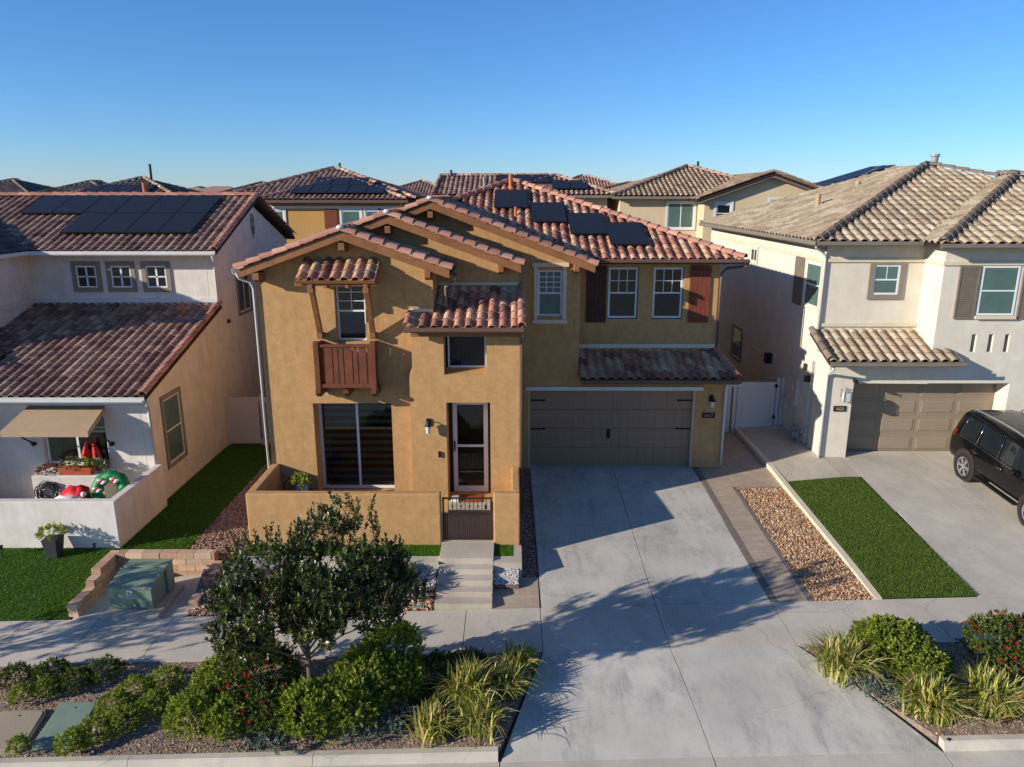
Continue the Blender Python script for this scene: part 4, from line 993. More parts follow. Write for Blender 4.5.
# awning with its two arms
A = thing('window_awning', (-11.8, 18.9, 1.9), 'tan canvas awning over the front window of the white house', 'awning')
w = MB(); n = 12; P0 = []; 
x0, x1 = -12.95, -10.85
lo = [(x0-.02, 17.85, 2.14), (x1+.1, 17.85, 2.14)]; hi = [(x0+.05, 18.97, 2.50), (x1, 18.97, 2.50)]
for i in range(n):
    a, b = i/n, (i+1)/n
    f = lambda p, q, t, dz=0: (p[0]+(q[0]-p[0])*t, p[1]+(q[1]-p[1])*t, p[2]+dz)
    w.hexa([f(*lo, a, -.015), f(*lo, b, -.015), f(*hi, b, -.015), f(*hi, a, -.015)], [f(*lo, a), f(*lo, b), f(*hi, b), f(*hi, a)])
w.box(x0-.02, x1+.1, 17.84, 17.852, 1.99, 2.145)
w.prism([(x0-.02, 17.85, 2.0), (x0-.02, 17.85, 2.14), (x0+.04, 18.9, 2.46), (x0+.04, 18.9, 2.34)], (.012, 0, 0)); w.prism([(x1+.09, 17.85, 2.0), (x1+.09, 17.85, 2.14), (x1, 18.9, 2.46), (x1, 18.9, 2.34)], (.012, 0, 0))
w.build('canvas', M['awning'], A, merge=False)
for x in (x0+.02, x1+.04):
    w = MB(); w.tube([(x, 18.98, 1.42), (x, 18.5, 1.78), (x, 17.92, 2.08)], .022, 6); w.cyl((x, 18.99, 1.42), (x, 18.93, 1.42), .06, .06, 8); w.build('support_arm', M['black_metal'], A)
# planter under the window, plants, gnomes
w = MB(); w.box(-12.75, -10.85, 18.38, 18.98, -.4, .72); struct_ = w.build('planter_wall', M['stucco_white'], bevel=.02)
tag(struct_, 'white stucco planter ledge below the awning window', 'planter')
w = MB(); w.hexa([(-12.0, 18.45, .722), (-11.2, 18.45, .722), (-11.2, 18.66, .722), (-12.0, 18.66, .722)], [(-12.05, 18.42, .92), (-11.15, 18.42, .92), (-11.15, 18.69, .92), (-12.05, 18.69, .92)])
tag(w.build('planter_box', M['terracotta'], bevel=.015), 'terracotta trough on the white ledge under the awning', 'planter')

# ---- foliage machinery
def norm(a): return a/np.maximum(1e-9, np.linalg.norm(a, axis=1, keepdims=True))
def sprig_leaves(P, D, k, llen, lw, spread=.9, seg=.12, seed=0, droop=0.):
    """k leaves round each short twig at P (n,3) along D (n,3)"""
    r = np.random.default_rng(seed); n = len(P)
    D = norm(D); t = np.where(np.abs(D[:, 2:3]) < .9, np.array([[0, 0, 1.]]), np.array([[1., 0, 0]])); U = norm(np.cross(D, t)); W = np.cross(D, U)
    V = []; UV = []
    Ps = np.repeat(P, k, 0); Ds = np.repeat(D, k, 0); Us = np.repeat(U, k, 0); Ws = np.repeat(W, k, 0)
    j = np.tile(np.arange(k), n); a = j*2.4+r.uniform(0, 6.28, n*k)*.35+np.repeat(r.uniform(0, 6.28, n), k)
    h = (j/k+r.uniform(-.1, .1, n*k))*seg
    rad = Us*np.cos(a)[:, None]+Ws*np.sin(a)[:, None]
    sp = spread*(1-.55*j/k)*r.uniform(.7, 1.3, n*k)
    ld = norm(Ds*np.cos(sp)[:, None]+rad*np.sin(sp)[:, None]+r.normal(0, .15, (n*k, 3))+np.array([[0, 0, -droop]]))
    base = Ps+Ds*h[:, None]; L_ = llen*r.uniform(.65, 1.2, n*k)[:, None]; wd = lw*r.uniform(.7, 1.2, n*k)[:, None]
    sd = norm(np.cross(ld, Ds+r.normal(0, .3, (n*k, 3)))); up = np.cross(sd, ld)
    q0 = base; q1 = base+ld*L_*.5+sd*wd*.5+up*wd*.12; q2 = base+ld*L_; q3 = base+ld*L_*.5-sd*wd*.5+up*wd*.12
    V = np.stack([q0, q1, q2, q3], 1).reshape(-1, 3); m = n*k
    F = np.arange(m*4).reshape(-1, 4)
    ux = np.clip(np.repeat(r.uniform(0, 1, n), k)*.5+r.uniform(0, 1, m)*.5, 0, 1); uy = r.uniform(0, 1, m)
    return V, F, np.stack([ux, uy], 1)
def leaf_mesh(name, parts, mats, parent=None, loc=None):
    """parts: list of (V, F, UV, material index)"""
    m = MB()
    for V, F, UV, mi in parts:
        m.cm = mi; m.add_raw([tuple(x) for x in V.tolist()], F.tolist(), [tuple(x) for x in UV.tolist()])
    return m.build(name, mats, parent, merge=False, recalc=False, loc=loc)
def shell_points(blobs, n, seed, inner=.55, up=-.25, bump_=.12):
    r = np.random.default_rng(seed); P = []; D = []
    vol = np.array([b[3]*b[4]*b[5] for b in blobs])**(2/3); cnt = (n*vol/vol.sum()).astype(int)
    for b, c in zip(blobs, cnt):
        d = norm(r.normal(0, 1, (c*2, 3))); d = d[d[:, 2] > up][:c]
        rr = r.uniform(inner, 1, (len(d), 1))**.5*(1+bump_*np.sin(d[:, 0:1]*7+b[0]*5)*np.cos(d[:, 1:2]*6+b[1]*3))*(1+r.normal(0, .05, (len(d), 1)))
        P.append(np.array([b[:3]])+d*rr*np.array([b[3:6]])); D.append(norm(d+np.array([[0, 0, .55]])+r.normal(0, .25, d.shape)))
    return np.concatenate(P), np.concatenate(D)
def shrub(name, blobs, n, k, llen, lw, mat, label, cat='shrub', seed=1, flowers=0, fmat='flower_red', group=None, spread=.9, second=None, parent=None):
    P, D = shell_points(blobs, n, seed); zmin = min(b[2] for b in blobs)-.02
    keep = P[:, 2] > zmin-.3; P, D = P[keep], D[keep]
    V, F, UV = sprig_leaves(P, D, k, llen, lw, spread, llen*1.2, seed)
    parts = [(V, F, UV, 0)]; mats = [M[mat]]
    if second:
        P2, D2 = shell_points(blobs, n//5, seed+9, inner=.85); V, F, UV = sprig_leaves(P2, D2, k, llen, lw, spread, llen*1.2, seed+9); parts.append((V, F, UV, 1)); mats.append(M[second])
    c = np.mean([b[:3] for b in blobs], 0)
    if parent is None and not flowers:
        # one mesh thing with its woody stems inside the same shrub
        o = thing(name, (c[0], c[1], zmin-.05), label, cat, group)
    else: o = parent or thing(name, (c[0], c[1], zmin-.05), label, cat, group)
    leaf_mesh('foliage', parts, mats, o)
    st = MB(); rd = random.Random(seed)
    for b in blobs:
        for q in range(6):
            a = rd.uniform(0, 6.28); e = rd.uniform(.3, .8)
            st.tube([(b[0], b[1], zmin-.12), (b[0]+b[3]*.3*math.cos(a), b[1]+b[4]*.3*math.sin(a), b[2]+b[5]*.2), (b[0]+b[3]*e*math.cos(a), b[1]+b[4]*e*math.sin(a), b[2]+b[5]*.6)], [.018, .012, .005], 5)
    st.build('stem', M['bark'], o, merge=False)
    if flowers:
        P2, D2 = shell_points(blobs, flowers, seed+5, inner=.97, up=.0)
        V, F, UV = sprig_leaves(P2, D2, 12, .045, .03, 1.3, .04, seed+6); leaf_mesh('flower', [(V, F, UV, 0)], M[fmat], o)
    return o
def flax(x, y, z, n, h, label, seed=1, group='strap-leaved grass clumps in the parkway beds', mat='leaf_flax', w=.022, width=.28):
    rd = random.Random(seed); V = []; F = []; UV = []; V2 = []; F2 = []; UV2 = []
    for i in range(n):
        a = rd.uniform(0, 6.28); lean = rd.uniform(.05, 1.) ; hh = h*rd.uniform(.6, 1.15); bx = x+rd.gauss(0, width*.35); by = y+rd.gauss(0, width*.35)
        px, py = math.cos(a), math.sin(a); ww = w*rd.uniform(.6, 1.3); dry = rd.random() < .07; VV, FF, UU = (V2, F2, UV2) if dry else (V, F, UV)
        k = len(VV); tw = rd.uniform(-.5, .5); sxx, syy = -math.sin(a+tw), math.cos(a+tw); N_ = 5
        for s in range(N_+1):
            t = s/N_; out = lean*hh*(.25*t+.75*t*t); zz = hh*(t-.42*lean*t*t*t*1.3); wt = ww*(1-t**2.2)*(.7+.6*min(1, t*3))+.001
            cx, cy, cz = bx+px*out, by+py*out, z+zz
            VV += [(cx-sxx*wt/2, cy-syy*wt/2, cz), (cx+sxx*wt/2, cy+syy*wt/2, cz+.002)]
        FF += [(k+2*s, k+2*s+1, k+2*s+3, k+2*s+2) for s in range(N_)]; q = (rd.random(), rd.random()); UU += [q]*N_
    m = MB(); m.add_raw(V, F, UV); m.cm = 1; m.add_raw(V2, F2, UV2)
    o = m.build('grass_clump', [M[mat], M['leaf_dry']], merge=False, recalc=False, loc=(x, y, z)); return tag(o, label, 'plant', group)

def small_plant(name, x, y, z, r_, h_, n, k, llen, lw, mat, label, cat='plant', seed=1, second=None, flowers=0, group=None, fmat='flower_red'):
    P, D = shell_points([(x, y, z+h_*.35, r_, r_, h_*.65)], n, seed, up=-.2)
    V, F, UV = sprig_leaves(P, D, k, llen, lw, .9, llen, seed); parts = [(V, F, UV, 0)]; mats = [M[mat]]
    if flowers:
        P, D = shell_points([(x, y, z+h_*.35, r_, r_, h_*.65)], flowers, seed+1, inner=.97, up=.2); V, F, UV = sprig_leaves(P, D, 10, .03, .025, 1.3, .02, seed); parts.append((V, F, UV, 1)); mats.append(M[fmat])
    return tag(leaf_mesh(name, parts, mats, loc=(x, y, z)), label, cat, group)

small_plant('trough_plant', -11.75, 18.56, .88, .2, .24, 40, 9, .07, .03, 'leaf_dark', 'leafy green plant at the left end of the terracotta trough', seed=61)
small_plant('trough_plant', -11.4, 18.56, .88, .2, .22, 40, 9, .07, .03, 'leaf_hedge', 'bright green plant at the right end of the terracotta trough', seed=62)
small_plant('ledge_plant', -11.0, 18.6, .72, .17, .36, 36, 9, .07, .03, 'leaf_dark', 'green plant at the right end of the white ledge under the awning', seed=63)
small_plant('ledge_plant', -12.4, 18.6, .70, .28, .24, 130, 8, .05, .02, 'leaf_red', 'low brownish plant at the left end of the white ledge under the awning', seed=64)
def gnome(x, y, z, h_, tilt, label):
    t = thing('gnome_figure', (x, y, z), label, 'garden gnome')
    m = MB(); m.lathe((x, y, z), [(.06, 0), (.11, .08), (.1, h_*.35), (.07, h_*.5), (.02, h_*.56)], 12); m.build('body', M['trim_grey'], t, smooth=True)
    m = MB(); m.lathe((x, y-.05, z), [(.02, .06), (.07, h_*.22), (.08, h_*.42), (.03, h_*.52)], 10); m.build('beard', M['white_cloth'], t, smooth=True)
    m = MB(); m.blob((x, y-.12, z+h_*.5), .035, 8); m.build('nose', M['peach_cloth'], t, smooth=True)
    m = MB(); m.tube([(x, y-.02, z+h_*.46), (x+tilt*.1, y-.02, z+h_*.62), (x+tilt*.5, y-.01, z+h_*.82), (x+tilt, y, z+h_)], [.115, .085, .045, .012], 12); m.build('hat', M['red_cloth'], t, smooth=True)
gnome(-11.5, 18.86, .722, .8, .06, 'left garden gnome in a red pointed hat before the awning window'); gnome(-11.2, 18.86, .722, .84, -.08, 'right garden gnome with a pale beard before the awning window')
# hose coil
H2 = MB(); pts = []
for i in range(160):
    a = i*.35; rr = .30+.05*math.sin(i*.9)-.0008*i; pts.append((-12.35+rr*math.cos(a), 18.30+.04*math.sin(i*1.7), .30+rr*.95*math.sin(a)+.02*math.sin(i*.7)))
H2.tube(pts, .014, 5); H2.tube([(-12.6, 18.25, .05), (-12.9, 18.0, -.1), (-13.1, 17.9, -.16), (-13.6, 17.95, -.17), (-14.2, 17.9, -.17)], .02, 6)
tag(H2.build('garden_hose', M['hose'], smooth=True, merge=False), 'coiled black garden hose against the planter ledge of the white house', 'hose')
# inflatable holiday decorations
def torus_pts(cx, cy, cz, r, n, t0=0, t1=2*math.pi, tilt=.3):
    return [(cx+r*math.cos(t0+(t1-t0)*i/n), cy+r*math.sin(t0+(t1-t0)*i/n)*math.sin(tilt), cz+r*math.sin(t0+(t1-t0)*i/n)*math.cos(tilt)) for i in range(n+1)]
W = thing('wreath_inflatable', (-10.35, 17.5, -.15), 'green inflatable wreath with red and white bows beside the white courtyard wall', 'decoration')
m = MB(); pp = torus_pts(-10.2, 17.55, .66, .36, 26, tilt=.35); m.tube(pp, [.15+.02*math.sin(i*2.1) for i in range(27)], 12); m.blob((-10.15, 17.45, .12), (.42, .3, .34), 12, .08, 4); m.build('ring', M['green_cloth'], W, smooth=True)
for i, (bx, bz) in enumerate([(-10.3, .98), (-9.98, 1.02), (-10.45, .76)]):
    for k in range(5):
        a = k*1.25; m = MB(); m.blob((bx+.07*math.cos(a), 17.36, bz+.05*math.sin(a)), (.06, .03, .03), 8, .1, k); m.build('bow', M['red_cloth' if k % 2 else 'white_cloth'], W, smooth=True)
W = thing('fallen_inflatable', (-11.1, 17.6, -.15), 'slumped red and white inflatable figure behind the white courtyard wall', 'decoration')
m = MB(); m.blob((-11.1, 17.6, .38), (.4, .3, .38), 18, .16, 5); m.blob((-10.75, 17.4, .1), (.3, .25, .28), 12, .08, 6); m.build('body', M['red_cloth'], W, smooth=True)
m = MB(); m.tube([(-11.48, 17.3, .52), (-11.3, 17.22, .6), (-11.1, 17.22, .56), (-10.92, 17.25, .62)], [.05, .07, .06, .04], 8); m.blob((-10.76, 17.3, .66), (.07, .07, .07), 10, .1, 9); m.build('fur_trim', M['white_cloth'], W, smooth=True)
m = MB(); m.blob((-10.85, 17.28, .52), (.1, .1, .1), 10, .1, 3); m.build('face_patch', M['peach_cloth'], W, smooth=True)
# courtyard wall and floor
w = MB(); w.box(-24, -9.5, 16.4, 16.6, -.7, .85); w.box(-9.7, -9.5, 16.6, 18.94, -.7, .85)
tag(w.build('courtyard_wall', M['stucco_white'], bevel=.02), 'low off-white stucco wall round the courtyard of the left house', 'wall')
w = MB(); w.box(-24, -9.7, 16.6, 19.0, -.5, -.18); struct(w.build('courtyard_floor', M['concrete_warm']))
PT = thing('potted_plant', (-10.9, 16.08, -.38), 'green plant in a tapered charcoal pot against the white courtyard wall', 'potted plant')
w = MB(); w.hexa([(-11.02, 15.96, -.40), (-10.78, 15.96, -.40), (-10.78, 16.2, -.40), (-11.02, 16.2, -.40)], [(-11.08, 15.9, .08), (-10.72, 15.9, .08), (-10.72, 16.26, .08), (-11.08, 16.26, .08)]); w.build('pot', M['pot_dark'], PT, bevel=.01)
P, D = shell_points([(-10.9, 16.08, .16, .24, .24, .18)], 60, 71); V, F, UV = sprig_leaves(P, D, 9, .08, .03, 1., .08, 72); leaf_mesh('foliage', [(V, F, UV, 0)], M['leaf_hedge'], PT)
PT = thing('flower_pot', (-5.2, 17.1, .805), 'blue and white flower pot with a leafy plant on the small patio table', 'potted plant')
w = MB(); w.lathe((-5.2, 17.1, .745), [(.08, 0), (.13, .06), (.155, .15), (.13, .23), (.14, .25), (.12, .25), (.1, .2)], 16); w.build('pot', M['ceramic'], PT, smooth=True)
P, D = shell_points([(-5.22, 17.1, 1.06, .2, .2, .16)], 50, 73); V, F, UV = sprig_leaves(P, D, 9, .09, .04, 1., .07, 74); leaf_mesh('foliage', [(V, F, UV, 0)], M['leaf_hedge'], PT)
def path_light(x, y, z, label):
    m = MB(); m.cyl((x, y, z-.05), (x, y, z+.2), .008, .008, 6); m.cyl((x, y, z+.2), (x, y, z+.27), .03, .03, 8); m.cyl((x, y, z+.27), (x, y, z+.3), .06, .02, 8)
    tag(m.build('path_light', M['black_metal'], merge=False), label, 'garden light', 'stake lights on the left lawn')
path_light(-12.1, 16.0, -.38, 'black stake light on the lawn left of the charcoal pot'); path_light(-9.95, 16.1, -.38, 'black stake light at the right corner of the white courtyard wall'); path_light(-7.95, 16.6, -.38, 'black stake light between the side turf and the red-brown gravel')

# fences between the houses
F1 = thing('vinyl_fence', (-7.95, 24, -.36), 'cream vinyl fence closing the side yard between the white and the tan house', 'fence')
for a, b in [(-9.68, -8.5), (-8.36, -6.2)]:
    m = MB(); m.box(a+.06, b-.06, 23.98, 24.02, -.25, 1.3); m.box(a, b, 23.96, 24.04, 1.18, 1.32); m.box(a, b, 23.96, 24.04, -.3, -.15)
    m.build('panel', M['fence_cream'], F1, bevel=.006)
for x in (-9.66, -8.43, -6.2):
    m = MB(); m.box(x-.06, x+.06, 23.94, 24.06, -.5, 1.38); m.hexa([(x-.07, 23.93, 1.38), (x+.07, 23.93, 1.38), (x+.07, 24.07, 1.38), (x-.07, 24.07, 1.38)], [(x-.01, 23.99, 1.44), (x+.01, 23.99, 1.44), (x+.01, 24.01, 1.44), (x-.01, 24.01, 1.44)]); m.build('post', M['fence_cream'], F1, bevel=.004)
F1 = thing('vinyl_gate', (7.8, 24.3, .1), 'white vinyl gate and fence between the tan and the cream house', 'gate')
for a, b in [(6.35, 7.1), (7.1, 7.52)]:
    m = MB(); m.box(a+.05, b-.05, 24.28, 24.32, 0, 1.7); m.box(a, b, 24.26, 24.34, 1.62, 1.74); m.build('panel', M['fence_white'], F1, bevel=.005)
m = MB(); m.box(7.68, 8.92, 24.27, 24.31, .2, 1.74); m.box(7.66, 7.8, 24.24, 24.34, .18, 1.78); m.box(8.8, 8.94, 24.24, 24.34, .18, 1.78); m.box(7.8, 8.8, 24.24, 24.34, 1.64, 1.78); m.box(7.8, 8.8, 24.24, 24.34, .18, .32); gl = m.build('gate_leaf', M['fence_white'], F1, bevel=.005, merge=False)
for z in (.5, 1.6): m = MB(); m.box(8.9, 9.0, 24.22, 24.25, z, z+.12); m.build('hinge', M['black_metal'], gl)
for x in (6.4, 7.1, 7.58, 9.03, 9.18): m = MB(); m.box(x-.06, x+.06, 24.24, 24.36, -.1, 1.88); m.hexa([(x-.07, 24.23, 1.88), (x+.07, 24.23, 1.88), (x+.07, 24.37, 1.88), (x-.07, 24.37, 1.88)], [(x-.01, 24.29, 1.95), (x+.01, 24.29, 1.95), (x+.01, 24.31, 1.95), (x-.01, 24.31, 1.95)]); m.build('post', M['fence_white'], F1, bevel=.004)

# ================================================================== CREAM HOUSE ON THE RIGHT
C_ = thing('cream_house', (15, 26, .3), 'cream stucco two-storey house with sandy tile roof at the right edge', 'house')
w = MB(); XR = 9.25
w.box(XR, XR+.25, 21.25, 22.0, -.1, 3.35); w.box(XR, XR+.25, 22.25, 35, -.1, 6.62)
wall_panel(w, 'F', 21.0, XR, 12.17, -.1, 3.3, .25, [(10.03, 15, -.1, 2.58)])
wall_panel(w, 'F', 21.0, 12.17, 20, -.1, 6.62, .25, [(9, 14.58, -.1, 2.58), (13.27, 13.40, 3.52, 4.04), (13.76, 13.89, 3.52, 4.04), (14.23, 14.36, 3.52, 4.04)])
wall_panel(w, 'F', 22.0, XR, 12.17, 3.0, 6.62, .25); w.box(12.17, 12.42, 21.25, 22.0, 3.0, 6.62)
w.box(9.9, 14.8, 21.25, 21.6, 2.58, 2.9); w.box(14.582, 14.83, 21.25, 21.7, -.1, 2.58); w.box(9.78, 10.028, 21.25, 21.7, -.1, 2.58)
w.box(12.5, 15, 21.26, 21.3, 3.4, 4.2)
w.box(XR+.25, 20, 34.8, 35, -.1, 6.6)
w.build('wall', M['stucco_cream'], C_, bevel=.012)
w = MB(); w.box(10.0, 14.6, 21.75, 21.9, 0, 2.8); w.box(9.55, 20, 22.3, 34.7, 3.1, 3.2); w.build('interior', M['interior'], C_)
EZ = 6.64; PP = .38
def rz(t): return EZ+PP*t
roofpart(C_, 'hip_roof', M['tile_right'], [
    [(8.78, 21.5, EZ), (11.75, 21.5, EZ), (16.55, 26.3, rz(4.8)), (14.78, 27.5, rz(6))],
    [(8.78, 35.5, EZ), (8.78, 21.5, EZ), (14.78, 27.5, rz(6)), (14.78, 29.5, rz(6))],
    [(11.75, 21.5, EZ), (11.75, 20.5, EZ), (16.75, 25.5, rz(5)), (16.75, 26.5, rz(5))],
    [(11.75, 20.5, EZ), (21.75, 20.5, EZ), (16.75, 25.5, rz(5))],
    [(21.75, 20.5, EZ), (21.75, 26.5, EZ), (16.75, 26.5, rz(5)), (16.75, 25.5, rz(5))]], sp=.3, cr=.38, amp=.055, seed=61)
w = MB(); w.face([(14.78, 27.5, rz(6)-.05), (16.6, 26.3, rz(4.8)-.05), (22, 32, EZ)]); w.face([(14.78, 27.5, rz(6)-.05), (22, 32, EZ), (14.78, 34.5, EZ)]); w.build('rear_roof_slope', M['tile_bg_tan'], C_)
roofpart(C_, 'garage_roof', M['tile_right'], [
    [(9.0, 20.42, 3.36), (12.16, 20.42, 3.36), (12.16, 22.0, 3.96), (9.0, 22.0, 3.96)],
    [(12.16, 20.42, 3.36), (12.75, 20.42, 3.36), (12.75, 20.99, 3.576), (12.16, 20.99, 3.576)]], sp=.3, cr=.38, amp=.06, seed=64)
capline(C_, 'hip_cap_tile', M['cap_right'], (8.8, 21.52, EZ+.03), (14.78, 27.5, rz(6)+.05), .13, .4, seed=71); capline(C_, 'hip_cap_tile', M['cap_right'], (11.77, 20.52, EZ+.03), (16.75, 25.5, rz(5)+.05), .13, .4, seed=72)
capline(C_, 'hip_cap_tile', M['cap_right'], (16.6, 26.3, rz(4.8)+.04), (14.78, 27.5, rz(6)+.045), .12, .42, seed=73); capline(C_, 'hip_cap_tile', M['cap_right'], (16.75, 26.5, rz(5)+.05), (16.75, 25.5, rz(5)+.055), .12, .4); capline(C_, 'hip_cap_tile', M['cap_right'], (21.75, 20.5, EZ+.03), (16.75, 25.5, rz(5)+.05), .13, .4, seed=75)
capline(C_, 'hip_cap_tile', M['cap_right'], (9.02, 20.44, 3.40), (9.02, 22, 4.0), .11, .38, seed=74)
gutter(C_, (8.68, 21.43, EZ-.06), (11.72, 21.43, EZ-.06), M['gutter_grey'], .13, .13); gutter(C_, (11.68, 20.42, EZ-.06), (20, 20.42, EZ-.06), M['gutter_grey'], .13, .13)
gutter(C_, (8.70, 35, EZ-.06), (8.70, 21.4, EZ-.06), M['gutter_grey'], .13, .13); gutter(C_, (9.0, 20.34, 3.29), (12.8, 20.34, 3.29), M['gutter_grey'], .13, .13)
w = MB(); w.box(XR-.05, XR-.002, 22.0, 34.9, 6.02, 6.12); w.box(XR, 12.17, 21.95, 21.998, 6.02, 6.12); w.box(12.12, 12.168, 21.0, 22.0, 6.02, 6.12); w.box(12.12, 20, 20.95, 20.998, 6.02, 6.12); w.box(XR, 12.16, 21.95, 21.998, 4.1, 4.2)
w.build('cornice', M['trim_cream'], C_, merge=False)
downspout(C_, [(8.75, 21.6, 6.55), (8.8, 21.7, 6.45), (9.12, 21.95, 6.3), (9.2, 21.95, 6.15), (9.2, 21.95, 4.0)], M['gutter_white'])
downspout(C_, [(9.1, 20.38, 3.22), (9.14, 20.45, 3.12), (9.2, 20.9, 2.9), (9.2, 20.95, 2.8), (9.2, 20.95, .3)], M['gutter_white'])
window(C_, 'F', 21.98, 10.70, 11.46, 5.06, 6.0-.06, grid=(2, 1), pane='pane_green', trim='trim_grey', trim_w=.14, fw=.055)
window(C_, 'F', 20.98, 13.27, 14.33, 4.6, 6.06-.06, pane='pane_green', trim=None, fw=.055)
w = MB(); w.box(13.22, 14.38, 20.9, 20.98, 4.5, 4.59); w.build('sill', M['trim_cream'], C_)
def shut2(face, pl, a0, a1, z0, z1, mat):
    T = xf(face, pl); s = MB(); obx(s, T, a0, a1, 0, .03, z0, z1); k = z0+.08
    while k < z1-.1: obx(s, T, a0+.05, a1-.05, .03, .042, k, k+.03); k += .06
    obx(s, T, a0, a0+.05, .03, .05, z0, z1); obx(s, T, a1-.05, a1, .03, .05, z0, z1); obx(s, T, a0+.05, a1-.05, .03, .05, z0, z0+.06); obx(s, T, a0+.05, a1-.05, .03, .05, z1-.06, z1)
    s.build('shutter', M[mat], C_, merge=False)
shut2('F', 20.998, 12.62, 13.2, 4.5, 6.0, 'shutter_grey'); shut2('F', 20.998, 14.42, 15.0, 4.5, 6.0, 'shutter_grey')
window(C_, 'L', XR-.02, 22.2, 23.35, 4.6, 5.92, grid=(1, 1), pane='pane_green', trim='trim_cream', trim_w=.09, fw=.055)
shut2('L', XR-.002, 23.5, 24.25, 4.5, 6.0, 'shutter_grey'); window(C_, 'L', XR-.02, 28.2, 28.95, 5.45, 5.95, split=False, slider=True, trim='trim_cream', trim_w=.08)
window(C_, 'L', XR-.02, 29.3, 30.5, 1.4, 2.6, trim='trim_grey', trim_w=.08)
# garage door: four rows of raised panels
d = MB(); gz = [.26, .84, 1.42, 2.0, 2.62]
for i in range(4):
    d.box(10.0, 14.6, 21.56, 21.6, gz[i]+.003, gz[i+1]-.003)
    for k in range(4):
        a = 10.03+k*1.14+.07; b = a+1.0; z0, z1 = gz[i]+.09, gz[i+1]-.09
        d.hexa([(a, 21.561, z0), (b, 21.561, z0), (b, 21.561, z1), (a, 21.561, z1)], [(a+.04, 21.545, z0+.04), (b-.04, 21.545, z0+.04), (b-.04, 21.545, z1-.04), (a+.04, 21.545, z1-.04)])
        d.box(a-.02, b+.02, 21.552, 21.561, z0-.02, z0); d.box(a-.02, b+.02, 21.552, 21.561, z1, z1+.02); d.box(a-.02, a, 21.552, 21.561, z0, z1); d.box(b, b+.02, 21.552, 21.561, z0, z1)
d.build('garage_door', M['garage_greige'], C_, merge=False)
def lantern(parent, x, y, z):
    d = MB(); d.box(x-.07, x+.07, y-.03, y, z-.12, z+.12); d.tube([(x, y-.03, z+.1), (x+.02, y-.14, z+.2), (x+.02, y-.22, z+.14)], .014, 6)
    d.hexa([(x-.09, y-.31, z+.08), (x+.13, y-.31, z+.08), (x+.13, y-.11, z+.08), (x-.09, y-.11, z+.08)], [(x-.02, y-.25, z+.2), (x+.06, y-.25, z+.2), (x+.06, y-.18, z+.2), (x-.02, y-.18, z+.2)])
    for i, j in ((-.08, -.3), (.11, -.3), (.11, -.12), (-.08, -.12)): d.box(x+i, x+i+.015, y+j, y+j+.015, z-.2, z+.08)
    d.box(x-.08, x+.125, y-.3, y-.105, z-.215, z-.2)
    s = d.build('wall_lantern', M['grey_metal'], parent, merge=False); d = MB(); d.box(x-.06, x+.105, y-.28, y-.125, z-.199, z+.07); d.build('lamp_glass', M['lamp_glass'], s)
lantern(C_, 9.72, 21.0, 2.3)
d = MB(); d.box(9.5, 9.86, 20.97, 21.0, 1.73, 1.9); pq = d.build('number_plaque', M['plaque'], C_, bevel=.005); text_mesh('house_number', '1625', .13, M['plaque_text'], pq, (9.68, 20.967, 1.81))
d = MB(); d.box(9.98, 10.06, 20.85, 21.0, 2.62, 2.72); d.cyl((10.02, 20.78, 2.66), (10.02, 20.86, 2.66), .03, .03, 8); d.build('camera', M['black_metal'], C_)
# meters and fittings on the side wall
d = MB(); d.box(XR-.12, XR, 23.0, 23.7, 1.3, 2.2); d.box(XR-.16, XR, 23.75, 24.0, 1.0, 1.4); d.cyl((XR-.03, 23.35, .3), (XR-.03, 23.35, 1.3), .03, .03, 8); d.cyl((XR-.14, 23.2, 1.9), (XR-.2, 23.2, 1.9), .09, .09, 12); d.build('electric_panel', M['fence_cream'], C_, merge=False)
d = MB(); d.tube([(XR-.2, 22.3, .25), (XR-.2, 22.3, .75), (XR-.2, 22.55, .85), (XR-.2, 22.8, .75), (XR-.2, 22.8, .3)], .022, 8); d.cyl((XR-.3, 22.55, .5), (XR-.1, 22.55, .5), .12, .12, 12); d.box(XR-.28, XR-.12, 22.65, 22.85, .42, .7); d.tube([(XR-.2, 22.3, .6), (XR-.2, 22.1, .7), (XR-.02, 22.1, .95)], .02, 6); d.cyl((XR-.22, 23.0, .25), (XR-.22, 23.0, .6), .02, .02, 6); d.build('gas_meter', M['grey_metal'], C_, merge=False)
d = MB(); d.box(XR-.08, XR, 22.55, 22.7, 2.6, 2.8); d.build('alarm_box', M['shutter_dark'], C_); d = MB(); d.box(XR-.16, XR, 22.25, 22.36, 2.3, 2.5); d.build('spotlight', M['black_metal'], C_)
d = MB(); d.box(XR-.06, XR, 26.4, 27.5, .3, 2.3); d.build('side_door', M['trim_cream'], C_); d = MB(); d.box(XR-.22, XR, 25.7, 25.95, 2.1, 2.45); d.build('side_lamp', M['black_metal'], C_)
for x, y, z in [(11.0, 27.4, 8.0-.3), (12.9, 28.6, 8.15)]:
    d = MB(); d.cyl((x, y, z-.2), (x, y, z+.25), .09, .09, 10); d.build('vent_pipe', M['tile_right'], C_)
d = MB(); d.cyl((15.1, 27.6, 8.85), (15.1, 27.6, 9.25), .12, .12, 10); d.cyl((15.1, 27.6, 9.25), (15.1, 27.6, 9.33), .17, .15, 10); d.build('vent_pipe', M['grey_metal'], C_)

